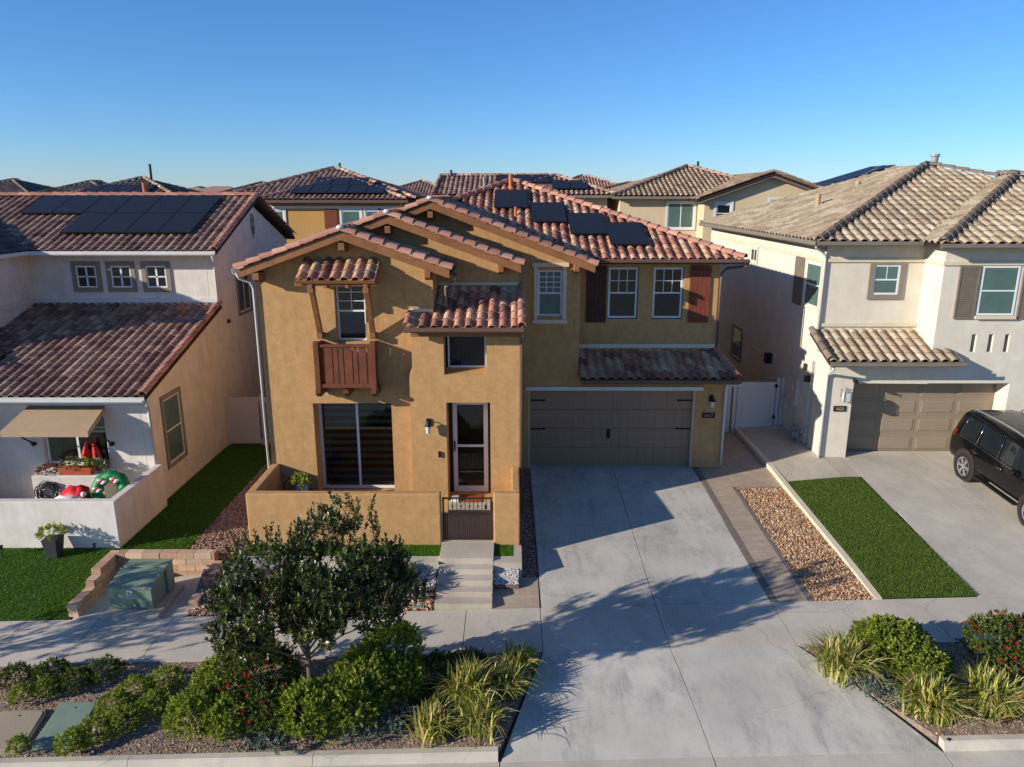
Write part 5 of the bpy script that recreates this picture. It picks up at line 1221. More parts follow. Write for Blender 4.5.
# ================================================================== houses behind
def hip_slopes(x0, x1, y0, y1, ez, p):
    w_, d_ = x1-x0, y1-y0; h = min(w_, d_)/2; z = ez+p*h
    if w_ >= d_:
        A, B = (x0+h, (y0+y1)/2, z), (x1-h, (y0+y1)/2, z)
        return [[(x0,y0,ez),(x1,y0,ez),B,A] if w_ > d_+.01 else [(x0,y0,ez),(x1,y0,ez),A], [(x1,y0,ez),(x1,y1,ez),B], [(x0,y1,ez),(x0,y0,ez),A]], A, B
    A, B = ((x0+x1)/2, y0+h, z), ((x0+x1)/2, y1-h, z)
    return [[(x0,y0,ez),(x1,y0,ez),A], [(x1,y0,ez),(x1,y1,ez),B,A], [(x0,y1,ez),(x0,y0,ez),A,B]], A, B
def bg_house(label, rects, wmat, tmat, wins=(), solar=(), seed=1, cap=None, name='neighbour_house', gable=None):
    """rects: (x0,x1,y0,y1,z0,eave,pitch) wall boxes with a hip roof each"""
    x0 = rects[0]; t = thing(name, ((x0[0]+x0[1])/2, (x0[2]+x0[3])/2, x0[4]), label, 'house', None)
    w = MB(); sl = []; c = MB()
    for (a, b, y0, y1, z0, ez, p) in rects:
        w.box(a+.5, b-.5, y0+.5, y1-.5, z0, ez-.02); s, A, B = hip_slopes(a, b, y0, y1, ez, p); sl += s
        caps(c, (a, y0, ez+.03), (A[0], A[1], A[2]+.05), .14, .5, 5, seed=seed); caps(c, (b, y0, ez+.03), ((B if (b-a) >= (y1-y0) else A)[0], (B if (b-a) >= (y1-y0) else A)[1], A[2]+.05), .14, .5, 5, seed=seed+1)
        if (Vector(A)-Vector(B)).length > .5: caps(c, (A[0], A[1], A[2]+.04), (B[0], B[1], B[2]+.045), .14, .5, 5, seed=seed+2)
    w.build('wall', M[wmat], t); roofpart(t, 'roof', M[tmat], sl, .31, .42, .06, True, seed); c.build('ridge_cap_tile', M[cap or tmat], t, merge=False, recalc=False)
    e = MB()
    for (a, b, y0, y1, z0, ez, p) in rects: e.box(a-.06, b+.06, y0-.1, y0, ez-.17, ez-.02)
    e.build('eave_gutter', M['gutter_brown' if 'ochre' in wmat else 'gutter_grey'], t)
    for q in wins: window(t, 'F', q[4], q[0], q[1], q[2], q[3], split=(len(q) < 6), slider=(len(q) > 5), pane='pane_green', trim='trim_white', trim_w=.12, fw=.07)
    return t
E1 = bg_house('ochre stucco house with red-brown hip roof behind the left gap', [(-17.8, -5.6, 45, 57, -.2, 7.6, .32), (-14.6, -6.0, 43.6, 51.6, -.2, 7.6, .29)], 'stucco_ochre', 'tile_bg_red',
    [(-14.0, -13.25, 5.7, 7.0, 44.07), (-9.9, -8.8, 5.2, 7.0, 44.07), (-8.5, -7.7, 5.4, 7.0, 44.07), (-7.65, -6.1-.6, 5.4, 7.0, 44.07, 1)], seed=81)
w = MB(); w.box(-10.9, -10.15, 44.02, 44.09, 4.9, 7.05); w.build('shutter', M['shutter_red'], E1)
w = MB(); w.box(-14.2, -6.4, 44.0, 44.09, 7.1, 7.25); w.build('window_band', M['trim_white'], E1)
def bg_solar(t, rows, yb, zb, p):
    n = Vector((0, -p, 1)).normalized(); w_ = Vector((0, 1, p)).normalized()
    for x0, y0, k in rows:
        for i in range(k): solar_panel(t, (x0+i*1.1, y0, zb+p*(y0-yb)+.05), (1, 0, 0), w_, n, 1.06, 1.62, .15)
bg_solar(E1, [(-12.9, 44.3, 5), (-12.0, 45.4+.5, 3)], 43.6, 7.6, .29)
w = MB(); w.cyl((-11.4, 51, 9.1), (-11.4, 51, 9.9), .08, .08, 8); w.build('vent_pipe', M['bronze_metal'], E1)
E2 = bg_house('house with a long red-brown ridge and solar panels behind the tan house', [(-.7, 6.3, 46, 53, -.2, 7.86, .33)], 'stucco_sand', 'tile_bg_red', [(5.0, 5.7, 5.6, 7.0, 46.47)], seed=83)
w = MB(); w.box(-4.5, 2, 46.5, 52.5, -.2, 7.84); w.build('wall', M['stucco_sand'], E2)
roofpart(E2, 'gable_roof', M['tile_bg_red'], [[(-4.8, 46, 7.86), (2.8, 46, 7.86), (2.8, 49.5, 9.015), (-4.6, 49.5, 9.015)], [(2.8, 53, 7.86), (-4.8, 53, 7.86), (-4.6, 49.5, 9.015), (2.8, 49.5, 9.015)]], .31, .42, .06, True, 84)
c = MB(); caps(c, (2.8, 49.5, 9.05), (-4.6, 49.5, 9.055), .14, .5, 5, seed=2); caps(c, (-4.75, 46.0, 7.9), (-4.6, 49.5, 9.06), .13, .5, 5, seed=4); c.build('rake_tile', M['tile_bg_red'], E2, merge=False, recalc=False)
bg_solar(E2, [(-.9, 47.7, 3), (2.5, 46.6, 1), (3.6, 46.6, 1)], 46, 7.86, .33)
w = MB(); w.cyl((-3.9, 49.3, 8.8), (-3.9, 49.3, 9.4), .08, .08, 8); w.build('vent_pipe', M['bronze_metal'], E2)
E3 = bg_house('sand stucco house with tan hip roof and a front gable behind the right gap', [(6.0, 17.2, 45.4, 57, -.2, 7.8, .33)], 'stucco_sand', 'tile_bg_tan',
    [(9.4, 11.0, 5.9, 7.4, 45.87, 1)], seed=85)
# its front gable
w = MB(); w.prism([(11.2, 44.3, -.2), (19.6, 44.3, -.2), (19.6, 44.3, 7.5), (14.9, 44.3, 9.05), (11.2, 44.3, 7.66)], (0, 3, 0)); w.build('gable_wall', M['stucco_sand'], E3)
roofpart(E3, 'gable_roof', M['tile_bg_tan'], [[(10.6, 54, 7.62), (10.6, 43.8, 7.62), (14.9, 43.8, 9.1), (14.9, 54, 9.1)], [(19.4, 43.8, 7.55), (19.4, 54, 7.55), (14.9, 54, 9.1), (14.9, 43.8, 9.1)]], .31, .42, .06, True, 86)
c = MB(); caps(c, (10.6, 43.85, 7.66), (14.9, 43.85, 9.16), .14, .45, 5); caps(c, (19.4, 43.85, 7.6), (14.9, 43.85, 9.16), .14, .45, 5); c.build('rake_tile', M['tile_bg_tan'], E3, merge=False, recalc=False)
w = MB()
for xa in (10.7, 19.3): w.prism([(xa, 43.86, 7.36), (xa, 43.86, 7.58), (14.9, 43.86, 9.06), (14.9, 43.86, 8.84)], (0, .08, 0))
w.build('rake_board', M['tile_bg_grey'], E3)
window(E3, 'F', 44.28, 11.9, 12.75, 6.3, 7.35, trim='trim_white', trim_w=.14, fw=.07); window(E3, 'F', 44.28, 15.0, 17.2, 6.9, 7.6, split=False, slider=True, trim='trim_white', trim_w=.12, fw=.07)
w = MB(); w.cyl((12.3, 51.0, 9.1), (12.3, 51.0, 10.0), .08, .08, 8); w.build('vent_pipe', M['bronze_metal'], E3)
E4 = bg_house('house with a tan tile roof and solar array rising behind the cream house', [(17.6, 30, 43, 54.8, -.2, 7.7, .3)], 'stucco_sand', 'tile_bg_tan', seed=87)
w_ = Vector((1, 0, .3)).normalized(); n_ = Vector((-.3, 0, 1)).normalized()
for i in range(3):
    for j in range(3): solar_panel(E4, (18.5+i*1.66, 50.3-j*1.1, 7.7+.3*(.9+i*1.66)+.05), (0, -1, 0), w_, n_, 1.06, 1.7, .15)
E5 = bg_house('house with a dark roof and solar panels behind the ridge of the white house', [(-31.5, -19.4, 47, 59, -.2, 6.95, .33)], 'stucco_sand', 'tile_bg_grey', seed=89, cap='tile_bg_tan')
bg_solar(E5, [(-29.6, 48.0, 7), (-28.1, 49.65, 4)], 47, 6.95, .33)
w = MB(); w.cyl((-24.9, 53, 8.6), (-24.9, 53, 9.9), .09, .09, 8); w.build('vent_pipe', M['bronze_metal'], E5)
E6 = bg_house('tan tile roofed house at the far left just beyond the ridge of the white house', [(-36, -27, 38.5, 46, -.2, 7.0, .3)], 'stucco_sand', 'tile_bg_tan', seed=91)
E7 = bg_house('small ochre house with red roof far behind between the two ridges', [(-14.5, -4.0, 74, 86, -.2, 7.4, .33)], 'stucco_ochre', 'tile_bg_red', seed=93)
E8 = bg_house('house with a pinkish brown roof far behind right of the solar ridge', [(2.6, 13.0, 78, 88, -.2, 8.1, .33)], 'stucco_sand', 'tile_bg_red', seed=95)
E9 = bg_house('house with a flatter pale tan roof far behind, left of the gabled sand house', [(5.5, 16.5, 64, 74, -.2, 7.8, .2)], 'stucco_sand', 'tile_bg_tan', seed=97)
E10 = bg_house('low ochre house with a grey-brown roof far behind the dark solar roof', [(-30, -20, 72, 82, -.2, 7.3, .33)], 'stucco_ochre', 'tile_bg_grey', seed=99)
E11 = bg_house('long brown roofed house far behind the white house ridge', [(-44, -34, 66, 78, -.2, 7.3, .33)], 'stucco_sand', 'tile_bg_grey', seed=101)
E12 = bg_house('brown roofed house with a cream wall far behind at the left edge', [(-56, -45, 72, 84, -.2, 7.4, .33)], 'stucco_white', 'tile_bg_grey', seed=103)
# distant houses: one prototype per roof colour, then copies
protos = []
for i, (tm, wm) in enumerate([('tile_bg_grey', 'stucco_sand'), ('tile_bg_tan', 'stucco_ochre'), ('tile_bg_red', 'stucco_sand')]):
    lab = ['distant house with a grey-brown roof on the horizon', 'distant house with a tan roof on the horizon', 'distant house with a red-brown roof on the horizon'][i]
    t = thing('distant_house', (0, 0, 0), lab, 'house', 'distant houses on the horizon, '+['grey-brown', 'tan', 'red-brown'][i])
    w = MB(); w.box(-6, 6, -5, 5, -.2, 7.0); w.build('wall', M[wm], t); s, A, B = hip_slopes(-6.5, 6.5, -5.5, 5.5, 7.0, .33); m = MB()
    for p in s+[[(6.5, 5.5, 7.0), (-6.5, 5.5, 7.0), A, B]]: deck_slope(m, p, .15, 0)
    m.cu = (.4, .5); m.build('roof', M[tm], t, merge=False); protos.append(t)
rd = random.Random(77); first = [True]*3
for row, Y in enumerate([100, 116, 135, 158, 185, 220]):
    X = -Y*.78+rd.uniform(0, 8)
    while X < Y*.8:
        k = rd.choice([0, 0, 1, 1, 2]); z = -.1+row*.06+rd.uniform(-.35, .35); yy = Y+rd.uniform(-3, 3)
        if first[k]: protos[k].location = (X, yy, z); first[k] = False
        else: copy_tree(protos[k], None, (X, yy, z), rd.choice([0, 0, R(90)]))
        X += rd.uniform(13.5, 19)*(1+row*.12)
# ================================================================== utility enclosure, block walls, vault lids
g = MB(); sheet(g, -9.3, -6.86, 13.915, 15.66, lambda x, y: zsw(x)+.01, .2, 3, 3); struct(g.build('utility_pad_floor', M['concrete_walk']))
w = MB(); w.box(-8.62, -7.42, 13.72+.1, 15.1, -.8, -.59); tag(w.build('concrete_pad', M['concrete_warm'], bevel=.015), 'concrete pad under the green metal enclosure', 'pad')
T = thing('utility_enclosure', (-8.1, 14.5, -.59), 'faded green metal utility enclosure on a concrete pad inside the block walls', 'utility box')
w = MB(); X0, X1, Y0 = -8.55, -7.62, 14.05
w.hexa([(X0, Y0, -.585), (X1, Y0, -.585), (X1, Y0+.62, -.585), (X0, Y0+.62, -.585)], [(X0, Y0, -.08), (X1, Y0, -.08), (X1, Y0+.62, .02), (X0, Y0+.62, .02)])
w.build('cabinet', M['green_metal'], T, bevel=.02)
w = MB(); w.hexa([(X0-.03, Y0-.03, -.115), (X1+.03, Y0-.03, -.115), (X1+.03, Y0+.66, -.01), (X0-.03, Y0+.66, -.01)], [(X0-.02, Y0-.02, -.075), (X1+.02, Y0-.02, -.075), (X1+.02, Y0+.64, .035), (X0-.02, Y0+.64, .035)]); w.build('lid', M['green_metal'], T, bevel=.012)
w = MB(); w.box(X0+.05, X1+.03, Y0+.66, Y0+.98, -.585, .04); w.box(X0+.03, X1+.05, Y0+.64, Y0+1.0, .041, .075); w.build('rear_compartment', M['green_metal'], T, bevel=.015)
w = MB(); w.box(X0+.4, X0+.52, Y0-.008, Y0-.002, -.27, -.14); sg = w.build('sticker', M['sticker'], T)
w = MB(); w.box(X0+.42, X0+.46, Y0-.012, Y0-.009, -.24, -.16); w.box(X0+.475, X0+.505, Y0-.012, Y0-.009, -.25, -.20); w.build('sticker_mark', M['green_metal'], sg)
w = MB(); w.box(X0+.44, X0+.52, Y0-.01, Y0-.002, -.44, -.36); w.build('sticker', M['sticker_yellow'], T)
w = MB(); w.box(X0+.36, X0+.56, Y0-.01, Y0-.002, -.325, -.31); w.box(X0+.36, X0+.52, Y0-.01, Y0-.002, -.345, -.335); w.build('stencil_line', M['sticker'], T)
w = MB(); w.box(X0+.52, X0+.58, Y0-.04, Y0-.002, -.52, -.46); w.tube([(X0+.55, Y0-.03, -.46), (X0+.55, Y0-.03, -.42)], .012, 6); w.build('padlock', M['grey_metal'], T)
# splitface block walls; blocks are individual solids inside one wall mesh (surface pattern)
def block_wall(label, runs, name='block_wall'):
    m = MB(); rd = random.Random(len(label))
    for (axis, c0, c1, fx, th, zb, ztf) in runs:
        BH = .15; r = 0
        while True:
            z0 = zb+r*BH; off = .2 if r % 2 else 0; x = c0-off; any_ = False
            while x < c1-.02:
                a, b = max(x, c0), min(x+.4, c1); x += .4
                if b-a < .04: continue
                if z0+BH*.6 > ztf((a+b)/2): continue
                any_ = True; j = rd.uniform(-.006, .006); m.cu = (rd.random(), rd.random()); e = .004
                if axis == 'x': m.box(a+e, b-e, fx+j, fx+th+j, z0+e, z0+BH-e)
                else: m.box(fx+j, fx+th+j, a+e, b-e, z0+e, z0+BH-e)
            r += 1
            if not any_ or r > 8: break
    m.cu = (.1, .1)
    for (axis, c0, c1, fx, th, zb, ztf) in runs:
        n = 8
        for i in range(n):
            a = c0+(c1-c0)*i/n; b = c0+(c1-c0)*(i+1)/n; zt = zb+.15*round((ztf((a+b)/2)-zb)/.15)-.012
            if axis == 'x': m.box(a+.01, b-.0, fx+.012, fx+th-.012, zb-.1, zt)
            else: m.box(fx+.012, fx+th-.012, a+.01, b, zb-.1, zt)
    return tag(m.build(name, M['block'], merge=False, bevel=.005), label, 'retaining wall')
block_wall('tan split-face block retaining wall stepping round the green enclosure', [('x', -9.2, -6.92, 15.66, .22, -.72, lambda x: -.09), ('y', 13.98, 15.88, -9.42, .215, -.74, lambda y: -.09 if y > 15.1 else (-.24 if y > 14.62 else -.39))])
block_wall('short low tan block wall right of the green enclosure', [('y', 14.1, 15.62, -6.9, .2, -.72, lambda y: -.42 if y < 14.9 else -.27)])
def lid(name, q, mat, label):
    m = MB(); cx = sum(p[0] for p in q)/4; cy = sum(p[1] for p in q)/4; P = []
    for i in range(4):
        p0, p1, p2 = Vector((*q[i-1], 0)), Vector((*q[i], 0)), Vector((*q[(i+1) % 4], 0))
        for t in (0, .33, .66, 1):
            a = p1+(p0-p1).normalized()*.09*(1-t); b = p1+(p2-p1).normalized()*.09*t; P.append(a*(1-t)+b*t)
    zf = lambda p: z_park(p.x, p.y)
    m.hexa([(p.x, p.y, zf(p)-.05) for p in P], [(p.x, p.y, zf(p)+.035) for p in P]); m.hexa([(cx+(p.x-cx)*.93, cy+(p.y-cy)*.93, zf(p)+.0) for p in P], [(cx+(p.x-cx)*.92, cy+(p.y-cy)*.92, zf(p)+.045) for p in P])
    m.cm = 1; u = Vector((q[3][0]+q[2][0], q[3][1]+q[2][1], 0))/2; v = Vector((q[0][0]+q[1][0], q[0][1]+q[1][1], 0))/2
    for t in (.12, .85):
        c = u*(1-t)+v*t; m.cyl((c.x, c.y, zf(c)+.03), (c.x, c.y, zf(c)+.049), .025, .025, 8)
    return tag(m.build(name, [M[mat], M['black_metal']], bevel=.006, merge=False), label, 'utility cover')
lid('utility_cover', [(-8.02, 11.33), (-7.33, 11.31), (-7.24, 10.33), (-7.93, 10.28)], 'green_lid', 'faded green utility cover set in the mulch of the left parkway bed')
lid('utility_cover', [(-8.98, 11.15), (-8.16, 11.15), (-8.02, 10.22), (-8.88, 10.18)], 'beige_lid', 'beige utility cover set in the mulch at the left edge of the photo')
m = MB(); m.box(-2.12, -1.86, 13.97, 14.12, -.6, -.485); tag(m.build('valve_box', M['green_lid'], bevel=.01), 'small green irrigation valve box in the brown rocks beside the entry walk', 'valve box')
m = MB(); m.cyl((6.98, 10.03, zsw(7)-.18), (6.98, 10.03, zsw(7)-.165), .03, .025, 10); tag(m.build('survey_marker', M['black_metal']), 'small round survey marker on the kerb right of the driveway apron', 'marker')

# ================================================================== BLACK SUV
slope = math.atan(.058); CX, YR, ZG = 13.56, 19.45, z_rdrive(13.56, 19.45)+.0   # rear axle on the ground
S_ = thing('parked_suv', (CX, YR, ZG), 'black suv with roof rails parked nose out on the right driveway', 'car')
def cy_(s): return YR+.95-s          # s = metres from the rear bumper
st = [(0., .54, .80, .92, .97, .68), (.025, .46, .88, 1.04, 1.14, .76), (.08, .42, .92, 1.12, 1.34, .78), (.18, .38, .945, 1.14, 1.70, .75), (.28, .37, .95, 1.14, 1.84, .74), (.6, .36, .955, 1.13, 1.88, .74), (1.3, .35, .96, 1.11, 1.90, .745), (2.1, .35, .96, 1.09, 1.90, .745), (2.75, .35, .96, 1.08, 1.86, .73), (3.0, .35, .955, 1.08, 1.78, .68), (3.3, .35, .95, 1.08, 1.52, .71), (3.62, .35, .95, 1.08, 1.2, .76), (3.75, .36, .945, 1.07, 1.13, .78), (4.2, .37, .93, 1.02, 1.08, .76), (4.5, .40, .90, .96, 1.0, .72), (4.72, .46, .82, .84, .88, .66), (4.8, .55, .70, .74, .77, .58)]
def sect(s, zb, hw, bz, rz_, rh):
    h = [(hw*.88, zb), (hw*.97, zb+.08), (hw, zb+.22), (hw, (zb+bz)/2+.05), (hw*.985, bz-.05), (hw*.955, bz)]
    for t in (.33, .66): h.append((hw*.955+(rh-hw*.955)*t+.012*(1-abs(2*t-1)), bz+(rz_-.06-bz)*t))
    h += [(rh, rz_-.06), (rh-.07, rz_-.015), (rh*.5, rz_+.008), (0, rz_+.015)]
    L_ = [(CX+x, cy_(s), ZG+z) for x, z in h]; R_ = [(CX-x, cy_(s), ZG+z) for x, z in h[:-1]]
    return R_+L_[::-1]
b = MB(); rings = [sect(*q) for q in st]; n = len(rings[0]); vs = [p for r in rings for p in r]
fs = [(i*n+k, i*n+(k+1) % n, (i+1)*n+(k+1) % n, (i+1)*n+k) for i in range(len(rings)-1) for k in range(n)]+[tuple(range(n)), tuple(range((len(rings)-1)*n, len(rings)*n))]
b.mesh(vs, fs); body = b.build('body', M['car_black'], S_, smooth=True)
sb = body.modifiers.new('smooth', 'SUBSURF'); sb.levels = 1; sb.render_levels = 1
def interp(s):
    for i in range(len(st)-1):
        if st[i][0] <= s <= st[i+1][0]:
            t = (s-st[i][0])/(st[i+1][0]-st[i][0]); return [st[i][k]+(st[i+1][k]-st[i][k])*t for k in range(6)]
def sidept(s, t, sgn, off=.016):
    _, zb, hw, bz, rz_, rh = interp(s); x = hw*.955+(rh-hw*.955)*t+.008; return (CX+sgn*(x+off), cy_(s), ZG+bz+(rz_-.06-bz)*t)
wins = [(.52, .62, 1.16, 1.22), (1.34, 1.30, 2.12, 2.06), (2.22, 2.18, 3.28, 2.86)]
for sgn in (-1, 1):
    for (a0, a1, b0, b1) in wins:
        m = MB(); K = 6; lo = [sidept(a0+(b0-a0)*k/K, .1, sgn) for k in range(K+1)]; hi = [sidept(a1+(b1-a1)*k/K, .86, sgn) for k in range(K+1)]
        for k in range(K): m.face([lo[k], lo[k+1], hi[k+1], hi[k]])
        m.build('side_window', M['pane_dark'], S_, smooth=True)
    m = MB(); m.tube([sidept(.45+.1*k, .045, sgn, .02) for k in range(30)], .011, 5); m.tube([sidept(.48, .08, sgn, .02), sidept(.6, .9, sgn, .02)], .009, 5)
    for a0, a1 in ((1.22, 1.29), (1.28, 1.25), (2.16, 2.12)): m.tube([sidept(a0, .06, sgn, .02), sidept(a1, .9, sgn, .02)], .009, 5)
    m.build('window_trim', M['chrome'], S_, smooth=True, merge=False)
    m = MB(); m.tube([(CX+sgn*.66, cy_(s), ZG+z) for s, z in ((.5, 1.86), (.6, 1.93), (1.3, 1.96), (2.2, 1.96), (2.8, 1.91), (2.92, 1.84))], .022, 8); m.build('roof_rail', M['alloy'], S_, smooth=True)
    for s in (1.2, 2.25):
        m = MB(); m.tube([(CX+sgn*(.985), cy_(s), ZG+.98), (CX+sgn*1.0, cy_(s+.03), ZG+.98), (CX+sgn*1.0, cy_(s+.2), ZG+.975), (CX+sgn*.985, cy_(s+.23), ZG+.975)], .014, 6); m.build('door_handle', M['chrome'], S_, smooth=True)
    for s in (1.27, 2.16, 3.3):
        m = MB(); _, zb, hw, bz, rz_, rh = interp(s); m.box(CX+sgn*(hw*.985), CX+sgn*(hw+.0015), cy_(s)-.004, cy_(s)+.004, ZG+.5, ZG+bz-.06); m.build('door_gap', M['dark'], S_)
    m = MB(); m.blob((CX+sgn*1.08, cy_(3.08), ZG+1.17), (.12, .07, .09), 10); m.beam((CX+sgn*.92, cy_(3.1), ZG+1.1), (CX+sgn*1.05, cy_(3.08), ZG+1.12), .06, .04); m.build('mirror', M['car_black'], S_, smooth=True)
    m = MB(); m.hexa([(CX+sgn*.9, cy_(1.5), ZG+.33), (CX+sgn*1.03, cy_(1.55), ZG+.33), (CX+sgn*1.03, cy_(3.2), ZG+.33), (CX+sgn*.9, cy_(3.25), ZG+.33)], [(CX+sgn*.9, cy_(1.5), ZG+.39), (CX+sgn*1.04, cy_(1.55), ZG+.38), (CX+sgn*1.04, cy_(3.2), ZG+.38), (CX+sgn*.9, cy_(3.25), ZG+.39)]); m.build('running_board', M['black_metal'], S_, bevel=.01)
    m = MB(); m.hexa([(CX+sgn*.74, cy_(.05), ZG+1.0), (CX+sgn*.90, cy_(.08), ZG+1.0), (CX+sgn*.945, cy_(.26), ZG+1.05), (CX+sgn*.74, cy_(.3), ZG+1.02)], [(CX+sgn*.74, cy_(.12), ZG+1.28), (CX+sgn*.84, cy_(.14), ZG+1.28), (CX+sgn*.895, cy_(.27), ZG+1.24), (CX+sgn*.74, cy_(.3), ZG+1.28)]); m.build('tail_light', M['tail_red'], S_, bevel=.01)
    m = MB(); m.hexa([(CX+sgn*.5, cy_(4.78), ZG+.74), (CX+sgn*.84, cy_(4.62), ZG+.76), (CX+sgn*.9, cy_(4.3), ZG+.8), (CX+sgn*.5, cy_(4.5), ZG+.8)], [(CX+sgn*.5, cy_(4.72), ZG+.9), (CX+sgn*.8, cy_(4.55), ZG+.94), (CX+sgn*.88, cy_(4.3), ZG+.97), (CX+sgn*.5, cy_(4.5), ZG+.93)]); m.build('headlight', M['lens'], S_, bevel=.01)
    for s in (.95, 3.74):
        x0, x1 = CX+sgn*.70, CX+sgn*.975; yc, zc = cy_(s), ZG+.385
        m = MB(); m.cyl((CX+sgn*.6, yc, zc+.03), (CX+sgn*.962, yc, zc+.03), .47, .47, 28); m.build('wheel_arch', M['dark'], S_)
        m = MB(); pr = []; 
        A = []
        for k in range(32):
            a = 2*math.pi*k/32; ca, sa = math.cos(a), math.sin(a)
            A.append([(x0, yc+.25*ca, zc+.25*sa), (x0, yc+.36*ca, zc+.36*sa), (x0+sgn*.03, yc+.385*ca, zc+.385*sa), (x1-sgn*.03, yc+.385*ca, zc+.385*sa), (x1, yc+.36*ca, zc+.36*sa), (x1, yc+.27*ca, zc+.27*sa), (x1-sgn*.03, yc+.25*ca, zc+.25*sa)])
        vs = [p for r in A for p in r]; q = 7; m.mesh(vs, [(k*q+j, k*q+j+1, ((k+1) % 32)*q+j+1, ((k+1) % 32)*q+j) for k in range(32) for j in range(q-1)])
        wh = m.build('wheel', M['rubber'], S_, smooth=True)
        m = MB(); xr_ = x1-sgn*.015
        for k in range(12):
            a = 2*math.pi*(k//2)/6+(.13 if k % 2 else -.13); m.beam((xr_-sgn*.02, yc+.05*math.cos(a), zc+.05*math.sin(a)), (xr_, yc+.25*math.cos(a), zc+.25*math.sin(a)), .03, .04, (1, 0, 0))
        m.cyl((xr_-sgn*.03, yc, zc), (xr_+sgn*.008, yc, zc), .07, .06, 12)
        m.tube([(xr_, yc+.262*math.cos(2*math.pi*k/28), zc+.262*math.sin(2*math.pi*k/28)) for k in range(29)], .014, 6); m.build('rim', M['alloy'], wh, merge=False)
        m = MB(); m.cyl((x0+sgn*.1, yc, zc), (x1-sgn*.1, yc, zc), .25, .25, 24); m.build('brake_disc', M['black_metal'], wh)
m = MB(); m.face([(CX-.62, cy_(.245), ZG+1.22), (CX+.62, cy_(.245-.06), ZG+1.22), (CX+.6, cy_(.36), ZG+1.7), (CX-.6, cy_(.36), ZG+1.7)]); m.build('rear_window', M['pane_dark'], S_)
m = MB(); m.face([(CX-.72, cy_(3.68), ZG+1.2), (CX+.72, cy_(3.68), ZG+1.2), (CX+.6, cy_(3.06), ZG+1.79), (CX-.6, cy_(3.06), ZG+1.79)]); m.build('windshield', M['pane_dark'], S_)
m = MB(); m.hexa([(CX-.6, cy_(.3), ZG+1.76), (CX+.6, cy_(.3), ZG+1.76), (CX+.62, cy_(.55), ZG+1.80), (CX-.62, cy_(.55), ZG+1.80)], [(CX-.58, cy_(.22), ZG+1.80), (CX+.58, cy_(.22), ZG+1.80), (CX+.6, cy_(.5), ZG+1.84), (CX-.6, cy_(.5), ZG+1.84)]); m.build('spoiler', M['car_black'], S_, bevel=.01)
m = MB(); m.box(CX-.8, CX+.8, cy_(-.04), cy_(.1), ZG+.5, ZG+.66); m.build('rear_bumper', M['car_black'], S_, bevel=.03)
m = MB(); m.box(CX-.38, CX+.38, cy_(4.83), cy_(4.7), ZG+.5, ZG+.82); m.build('grille', M['black_metal'], S_, bevel=.02)
S_.rotation_euler.x = slope

# ================================================================== TREES
def street_tree(x, y, z, blobs, n, label, seed, name='street_tree'):
    t = thing(name, (x, y, z), label, 'tree')
    rd = random.Random(seed); m = MB(); top = (x+.06, y+.02, z+1.5)
    m.tube([(x, y, z-.1), (x+.02, y, z+.35), (x+.07, y+.01, z+.9), top, (x+.05, y, z+2.3)], [.07, .055, .048, .04, .03], 9)
    P, D = shell_points(blobs, n, seed, inner=.12, up=-.9, bump_=.16)
    # clumps: pull sprigs towards shared limb tips so gaps open between them
    r = np.random.default_rng(seed+1); tips, _ = shell_points(blobs, 95, seed+2, inner=.45, up=-.8)
    d = np.linalg.norm(P[:, None, :]-tips[None], axis=2); j = d.argmin(1); P = P+(tips[j]-P)*r.uniform(.15, .62, (len(P), 1))
    D = norm(D*.5+np.array([[0, 0, .8]])+r.normal(0, .3, D.shape))
    for q in range(26):
        tp = tips[q*3 % len(tips)]; zz = z+rd.uniform(1.35, 2.2); mid = ((x+tp[0])/2+rd.uniform(-.1, .1), (y+tp[1])/2+rd.uniform(-.1, .1), max(zz, (zz+tp[2])/2+.05))
        m.tube([(x+.05, y, zz-.15), mid, tuple(tp)], [.02, .012, .005], 6)
    m.build('trunk', M['bark'], t, merge=False)
    # upright sprigs that break the outline
    P2, D2 = shell_points(blobs, 130, seed+3, inner=.98, up=-.1); D2 = norm(np.array([[0, 0, 1.]])+r.normal(0, .28, D2.shape)+D2*.35)
    tw = MB()
    for a, b_ in zip(P2, D2):
        tw.tube([tuple(a-b_*.1), tuple(a+b_*.22)], [.006, .003], 4)
    parts = []
    V, F, UV = sprig_leaves(P, D, 12, .08, .038, 1.05, .13, seed); parts.append((V, F, UV, 0))
    for k in range(3):
        V, F, UV = sprig_leaves(P2+D2*.08*k, D2, 9, .08, .036, .9, .13, seed+7+k); parts.append((V, F, UV, 0))
    leaf_mesh('crown', parts, [M['leaf_tree']], t); tw.build('twig', M['bark'], t, merge=False)
    return t
street_tree(-3.45, 10.75, z_park(-3.45, 10.75), [(-2.8, 10.8, 2.15, .92, 1.0, .98), (-3.95, 10.75, 1.8, .9, .95, .82), (-2.1, 10.9, 1.6, .6, .75, .6), (-4.4, 10.6, 1.1, .45, .5, .85), (-3.0, 10.6, 1.5, .85, .7, .5), (-3.3, 10.75, 1.3, .75, .7, .5)], 2900,
    'small dark green leafy street tree with a pale trunk in the left parkway bed', 5)
street_tree(-13.6, 11.4, z_park(-13.6, 11.4), [(-13.6, 11.2, 1.6, 1.2, 1.1, 1.1), (-14.8, 11.2, 1.2, .7, .8, .7)], 560, 'street tree standing beyond the left edge of the photo', 9)

